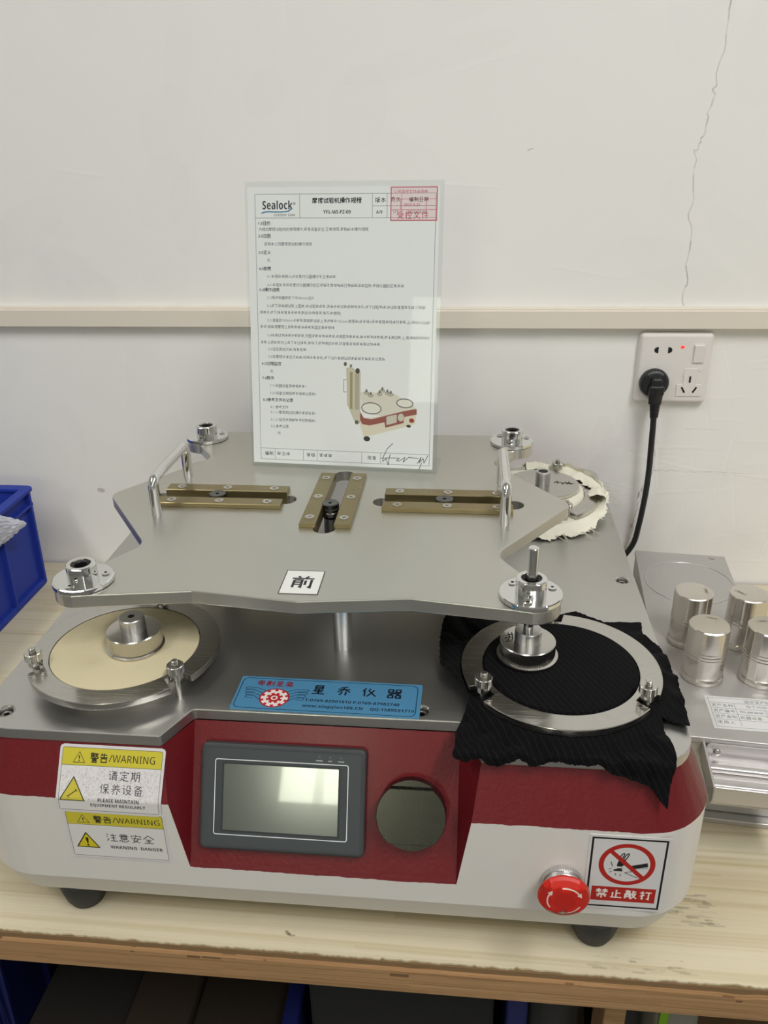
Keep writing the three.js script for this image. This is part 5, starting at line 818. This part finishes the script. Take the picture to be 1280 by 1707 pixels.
// ------------------------------------------------------------------ grey instrument case on the right, and its weights
const CASE = [0.570, 0, 0.4268], CT = -0.089, CH = 0.087;
const caseWorld = (x, y, z) => [CASE[0] + x * Math.cos(CT) + z * Math.sin(CT), y, CASE[2] - x * Math.sin(CT) + z * Math.cos(CT)];
const caseLocal = (wx, wz) => { const dx = wx - CASE[0], dz = wz - CASE[2]; return [dx * Math.cos(CT) - dz * Math.sin(CT), dx * Math.sin(CT) + dz * Math.cos(CT)]; };
{
  const t = thing('instrument_case', 'flat grey metal case with a drawer handle, right of the tester', 'instrument case', CASE); t.rotation.y = CT;
  const x0 = -0.003, x1 = 0.1015, z0 = -0.345, z1 = 0, w = x1 - x0, d = z1 - z0, cx = (x0 + x1) / 2, cz = (z0 + z1) / 2;
  mesh('body', boxUV(box(w - 0.002, CH - 0.012, d - 0.003, cx, 0.006 + (CH - 0.012) / 2, cz - 0.0005, 0.001)), M.caseGrey, t);
  mesh('base_plate', boxUV(box(w, 0.0055, d + 0.008, cx, 0.0028, cz + 0.003, 0.001)), M.caseGrey, t);
  mesh('top_plate', boxUV(box(w, 0.0062, d, cx, CH - 0.0031, cz, 0.001)), M.caseGrey, t);
  const [gx, gz] = caseLocal(0.6465, 0.1595); const gr = new THREE.TorusGeometry(0.048, 0.0011, 8, 110); gr.rotateX(Math.PI / 2); gr.scale(1, 0.8, 1); mesh('round_groove', gr, M.profile, t, [gx - 0.0015, CH, gz]);
  mesh('screw', lathe([[0.0001, 0.0012], [0.0022, 0.0012], [0.0034, 0.0004], [0.0001, 0.0001]], 20), M.steel, t, [0.086, CH, -0.338]);
  // drawer front: an open trough that serves as the handle
  const hx0 = 0.0245, hx1 = x1, HZ = 0.0545, TOPY = 0.0835, BOT = 0.0655;
  const dr = new THREE.Group(); dr.name = 'drawer_handle'; t.add(dr);
  const hw = hx1 - hx0, hcx = (hx0 + hx1) / 2;
  const bars = merge([box(0.0022, TOPY - BOT, HZ, hx0 + 0.0011, (TOPY + BOT) / 2, HZ / 2, 0.0006, 1), box(hw, 0.0018, HZ, hcx, BOT + 0.0009, HZ / 2), box(hw, TOPY - BOT - 0.001, 0.0022, hcx, (TOPY + BOT) / 2 - 0.0006, HZ - 0.0011, 0.0006, 1), box(hw, 0.0036, 0.0036, hcx, TOPY - 0.0016, HZ - 0.003, 0.0014), box(hw, 0.002, 0.012, hcx, TOPY - 0.011, HZ - 0.010)]);
  mesh('trough', boxUV(bars), M.profile, dr);
  mesh('pull_rod', boxUV(merge([box(hw - 0.003, 0.006, 0.006, hcx, TOPY - 0.0135, 0.0175, 0.0022, 3), box(hw - 0.003, 0.003, 0.004, hcx, TOPY - 0.0175, 0.0245, 0.0012, 2), box(hw - 0.003, 0.004, 0.009, hcx, TOPY - 0.0165, 0.012)])), M.profile, dr);
  const back = new THREE.ExtrudeGeometry(roundRect(hw - 0.006, 0.0158, 0.003), { depth: 0.0012, bevelEnabled: true, bevelThickness: 0.0005, bevelSize: 0.0005, bevelSegments: 2 }); back.translate(hcx + 0.001, TOPY - 0.009, 0.0008); mesh('back_recess', boxUV(back), M.profile, dr);
  const sg = lathe([[0.0001, 0.0026], [0.0014, 0.0025], [0.0028, 0.0016], [0.0032, 0.0004], [0.0032, 0]], 24); sg.rotateX(Math.PI / 2); sg.translate(hx0 + 0.0125, TOPY - 0.0085, 0.0026); mesh('screw', sg, M.steel, dr);
  const map = canvasMap(1024, 760, (c, w2, h2) => {
    c.fillStyle = '#dcdcda'; c.fillRect(0, 0, w2, h2); c.strokeStyle = '#4a4d50'; c.lineWidth = 5; c.strokeRect(46, 36, w2 - 60, h2 - 80); const ys = [36, 150, 280, 412, 546, 672]; for (const y of ys.slice(1, 5)) { c.beginPath(); c.moveTo(46, y); c.lineTo(w2 - 14, y); c.stroke(); }
    c.beginPath(); c.moveTo(400, 150); c.lineTo(400, 672); c.moveTo(812, 280); c.lineTo(812, 672); c.stroke();
    c.strokeStyle = c.fillStyle = '#6a6e6e'; write(c, '固定资产标识', 560, 56, 74, 6, { gap: 0.02 }); write(c, '资产名称', 66, 178, 74, 6); write(c, '资产编号', 66, 308, 74, 6); write(c, '资产类别', 66, 442, 74, 6); write(c, '使用人', 70, 574, 74, 6, { gap: 0.2 });
    c.strokeStyle = c.fillStyle = '#6a6680'; write(c, '马丁代尔耐磨', 560, 178, 70, 6); c.font = 'bold 58px sans-serif'; c.fillText('YFL-JW-0215', 440, 366); c.strokeStyle = c.fillStyle = '#6a6e6e'; write(c, '机器设备', 420, 442, 72, 6); write(c, '规格', 826, 308, 70, 6); write(c, '部门', 826, 442, 70, 6);
  });
  const [lx, lz] = caseLocal(0.6390, 0.3945); const lg = plaque(0.0615, 0.0455, 0.0004, 0.0003); lg.rotateX(-Math.PI / 2); lg.rotateY(0.045);
  mesh('asset_label', lg, std({ map, roughness: 0.5 }), t, [lx, CH, lz]).userData.label = 'white asset label with a printed table';
}
{ // stainless weights
  const h = 0.0575, body = lathe([[0.0001, h], [0.0172, h], [0.0182, h - 0.0008], [0.0183, h - 0.0225], [0.01856, h - 0.0236], [0.0183, h - 0.0247], [0.0182, h - 0.0258], [0.01856, h - 0.0268], [0.0183, h - 0.0278], [0.0182, h - 0.0290], [0.01856, h - 0.0300], [0.0182, h - 0.0312], [0.0182, 0.0085], [0.0179, 0.0066], [0.0184, 0.0054], [0.0190, 0.0044], [0.0190, 0.0012], [0.0186, 0.0008], [0.0182, 0], [0.0001, 0]], 72, 0.5);
  const etch = (txt) => { const p = canvasMap(256, 64, (c) => { c.fillStyle = '#c9c3b7'; c.fillRect(0, 0, 256, 64); c.fillStyle = '#191817'; c.font = 'bold 54px sans-serif'; c.textAlign = 'center'; c.fillText(txt, 128, 52); }); return std({ map: p, metalness: 0.9, roughness: 0.3 }); };
  const e12 = etch('12KPA'), e9 = etch('9KPA'), txt = plaque(0.0128, 0.0036, 0.0001, 0.00008); txt.rotateX(-Math.PI / 2);
  const W = [
    [0.6145, 0.280, 'steel weight at the back left of the four on the grey case', e9, [0.0115, -0.001], 1.5],
    [0.6145, 0.340, 'steel weight at the front left of the four, beside the black fabric', e12, [0.0045, -0.0105], -0.35],
    [0.6670, 0.2805, 'steel weight at the back right of the four on the grey case', e9, [-0.0085, -0.0005], -0.9],
    [0.6670, 0.3395, 'steel weight at the front right of the four, cut by the picture edge', e12, [-0.004, -0.008], 0.15],
  ];
  let first = null;
  for (const [x, z, label, e, [tx, tz], a] of W) {
    const w = first ? first.clone() : new THREE.Group();
    if (!first) { first = w; mesh('body', body, M.weight, w); mesh('etched_mark', txt, e, w); }
    w.name = numbered('weight'); w.position.set(x, CH, z); scene.add(w); tag(w, label, 'weight', 'cylindrical steel weights on the grey case');
    const m = w.children[1]; m.material = e; m.position.set(tx, h, tz); m.rotation.y = a;
  }
}

// ------------------------------------------------------------------ blue crate with bubble wrap on the left
function crate(name, label, X0, X1, Z0, Z1, Y0, H, draft, mat, ribZ) {
  const cx = (X0 + X1) / 2, cz = (Z0 + Z1) / 2, t = thing(name, label, 'crate', [cx, Y0, cz]), w = X1 - X0, d = Z1 - Z0;
  const wall = 0.003, ang = Math.atan2(draft, H);
  const side = (len) => box(len, H, wall, 0, H / 2, 0);
  const put = (g, a, dist) => { g.rotateX(ang); g.translate(0, 0, dist); g.rotateY(a); return g; };
  const F = [[0, d / 2, w], [Math.PI / 2, w / 2, d], [Math.PI, d / 2, w], [-Math.PI / 2, w / 2, d]];
  for (const [a, dist, len] of F) mesh('wall', boxUV(put(side(len + draft), a, dist - wall)), mat, t);
  mesh('bottom', boxUV(box(w, 0.003, d, 0, 0.0016, 0)), mat, t);
  const rim = (y, out, th, tall) => { const W2 = w + 2 * out, D2 = d + 2 * out, s = roundRect(W2, D2, 0.009), p = new THREE.Path(roundRect(W2 - 2 * th, D2 - 2 * th, 0.004).getPoints(6).reverse()); s.holes.push(p); const g = new THREE.ExtrudeGeometry(s, { depth: tall, bevelEnabled: true, bevelThickness: 0.0006, bevelSize: 0.0006, bevelSegments: 1 }); g.rotateX(-Math.PI / 2); g.translate(0, y, 0); return boxUV(g); };
  mesh('rim', rim(H - 0.003, draft + 0.0055, 0.0125, 0.0034), mat, t);
  mesh('upper_band', rim(H - 0.0235, draft * 0.85 + 0.0042, 0.006, 0.0025), mat, t);
  mesh('lower_band', rim(0.0006, 0.0035, 0.006, 0.0075), mat, t);
  for (const [a, dist, len] of F) { const n = Math.max(2, Math.round(len / 0.075)); for (let k = 0; k <= n; k++) mesh('rib', boxUV(put(box(0.0048, H - 0.004, 0.0075, -len / 2 + 0.003 + (len - 0.006) * k / n, H / 2, 0.001, 0.0008, 1), a, dist)), mat, t); }
  return t;
}
{
  crate('plastic_crate', 'blue plastic stacking crate at the left end of the bench', -0.57, -0.1905, 0.060, 0.372, 0, 0.141, 0.003, M.blue);
  // bubble wrap: a flat, pointed flap of bubbles sticking out over the rim
  const g = new THREE.SphereGeometry(1, 150, 90), p = g.attributes.position, r = rng(6), B = []; for (let i = 0; i < 260; i++) { const u = r() * 2 - 1, a = r() * 6.283, q = Math.sqrt(1 - u * u); B.push([q * Math.cos(a), u, q * Math.sin(a)]); }
  for (let i = 0; i < p.count; i++) {
    const x = p.getX(i), y = p.getY(i), z = p.getZ(i); let m = 9; for (const b of B) { const d = (b[0] - x) ** 2 + (b[1] - y) ** 2 + (b[2] - z) ** 2; if (d < m) m = d; } const k = 1 + 0.22 * Math.max(0, 1 - m / 0.009);
    const taper = 1 - 0.62 * Math.max(0, x) ** 1.2; p.setXYZ(i, x * 0.058 * (0.98 + 0.02 * k), y * 0.0265 * taper * k - 0.004 * x, z * 0.017 * taper * k);
  }
  g.computeVertexNormals();
  const bw = mesh('bubble_wrap', g, phys({ color: new THREE.Color(0.80, 0.82, 0.90), roughness: 0.18, transmission: 0.35, thickness: 0, clearcoat: 0.6 }), null, [-0.2015, 0.1265, 0.1655], [0.25, 0.55, -0.05]);
  tag(bw, 'crumpled flap of bubble wrap sticking out of the blue crate', 'bubble wrap');
}

// ------------------------------------------------------------------ things on the shelf under the bench, most colours darkened for the shade there
{
  crate('plastic_crate', 'blue plastic crate with shade in its colour, at the far left under the bench', -0.42, -0.068, 0.15, 0.50, -0.371, 0.235, 0.008, M.navy);
  const box0 = mesh('shaded_box', boxUV(box(0.016, 0.18, 0.45, 0, 0, 0, 0.003)), M.navy, null, [0.2375, -0.371 + 0.09, 0.33]); tag(box0, 'narrow blue box with shade in its colour, right of the brown sheets under the bench', 'box');
  const brown = (c) => std({ color: S(c), roughness: 0.95, bumpMap: rep(fineNoise, 30), bumpScale: 0.0008 });  // browns kept dark so the bench shade is in the colour
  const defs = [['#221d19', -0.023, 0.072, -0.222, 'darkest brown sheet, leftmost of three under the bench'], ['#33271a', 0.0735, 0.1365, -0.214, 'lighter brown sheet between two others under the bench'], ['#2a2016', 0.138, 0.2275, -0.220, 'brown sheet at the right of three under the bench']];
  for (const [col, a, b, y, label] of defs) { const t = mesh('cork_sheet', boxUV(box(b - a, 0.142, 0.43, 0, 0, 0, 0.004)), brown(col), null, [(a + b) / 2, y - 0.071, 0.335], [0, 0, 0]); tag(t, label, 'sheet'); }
  const box1 = mesh('shaded_box', boxUV(box(0.165, 0.27, 0.4, 0, 0, 0, 0.006)), M.slot, null, [0.342, -0.371 + 0.135, 0.33]); tag(box1, 'added black box standing in for deep shade under the middle of the bench', 'box');  // flat black box added where there is only deep shade
  const box2 = mesh('shaded_box', boxUV(box(0.019, 0.29, 0.36, 0, 0, 0, 0.004)), M.navy, null, [0.4445, -0.371 + 0.145, 0.35]); tag(box2, 'narrow blue box with shade in its colour, left of the grey bundle under the bench', 'box');
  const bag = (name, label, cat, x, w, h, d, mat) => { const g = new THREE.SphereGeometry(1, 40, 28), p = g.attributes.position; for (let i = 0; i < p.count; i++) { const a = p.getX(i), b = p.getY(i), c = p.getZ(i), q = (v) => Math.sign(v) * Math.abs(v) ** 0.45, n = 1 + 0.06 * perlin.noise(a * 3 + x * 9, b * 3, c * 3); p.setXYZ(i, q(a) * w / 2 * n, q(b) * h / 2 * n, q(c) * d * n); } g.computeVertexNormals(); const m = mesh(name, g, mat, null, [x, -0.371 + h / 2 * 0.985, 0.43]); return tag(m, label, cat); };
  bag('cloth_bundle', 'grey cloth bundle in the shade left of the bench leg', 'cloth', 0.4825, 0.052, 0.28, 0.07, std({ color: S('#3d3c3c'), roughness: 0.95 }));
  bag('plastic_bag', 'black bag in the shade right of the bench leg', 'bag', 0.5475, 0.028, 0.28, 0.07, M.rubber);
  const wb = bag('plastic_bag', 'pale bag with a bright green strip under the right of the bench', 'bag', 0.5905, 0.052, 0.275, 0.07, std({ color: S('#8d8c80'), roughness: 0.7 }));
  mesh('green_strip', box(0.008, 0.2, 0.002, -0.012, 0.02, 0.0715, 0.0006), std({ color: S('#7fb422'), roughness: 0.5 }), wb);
}

renderer.render(scene, camera);
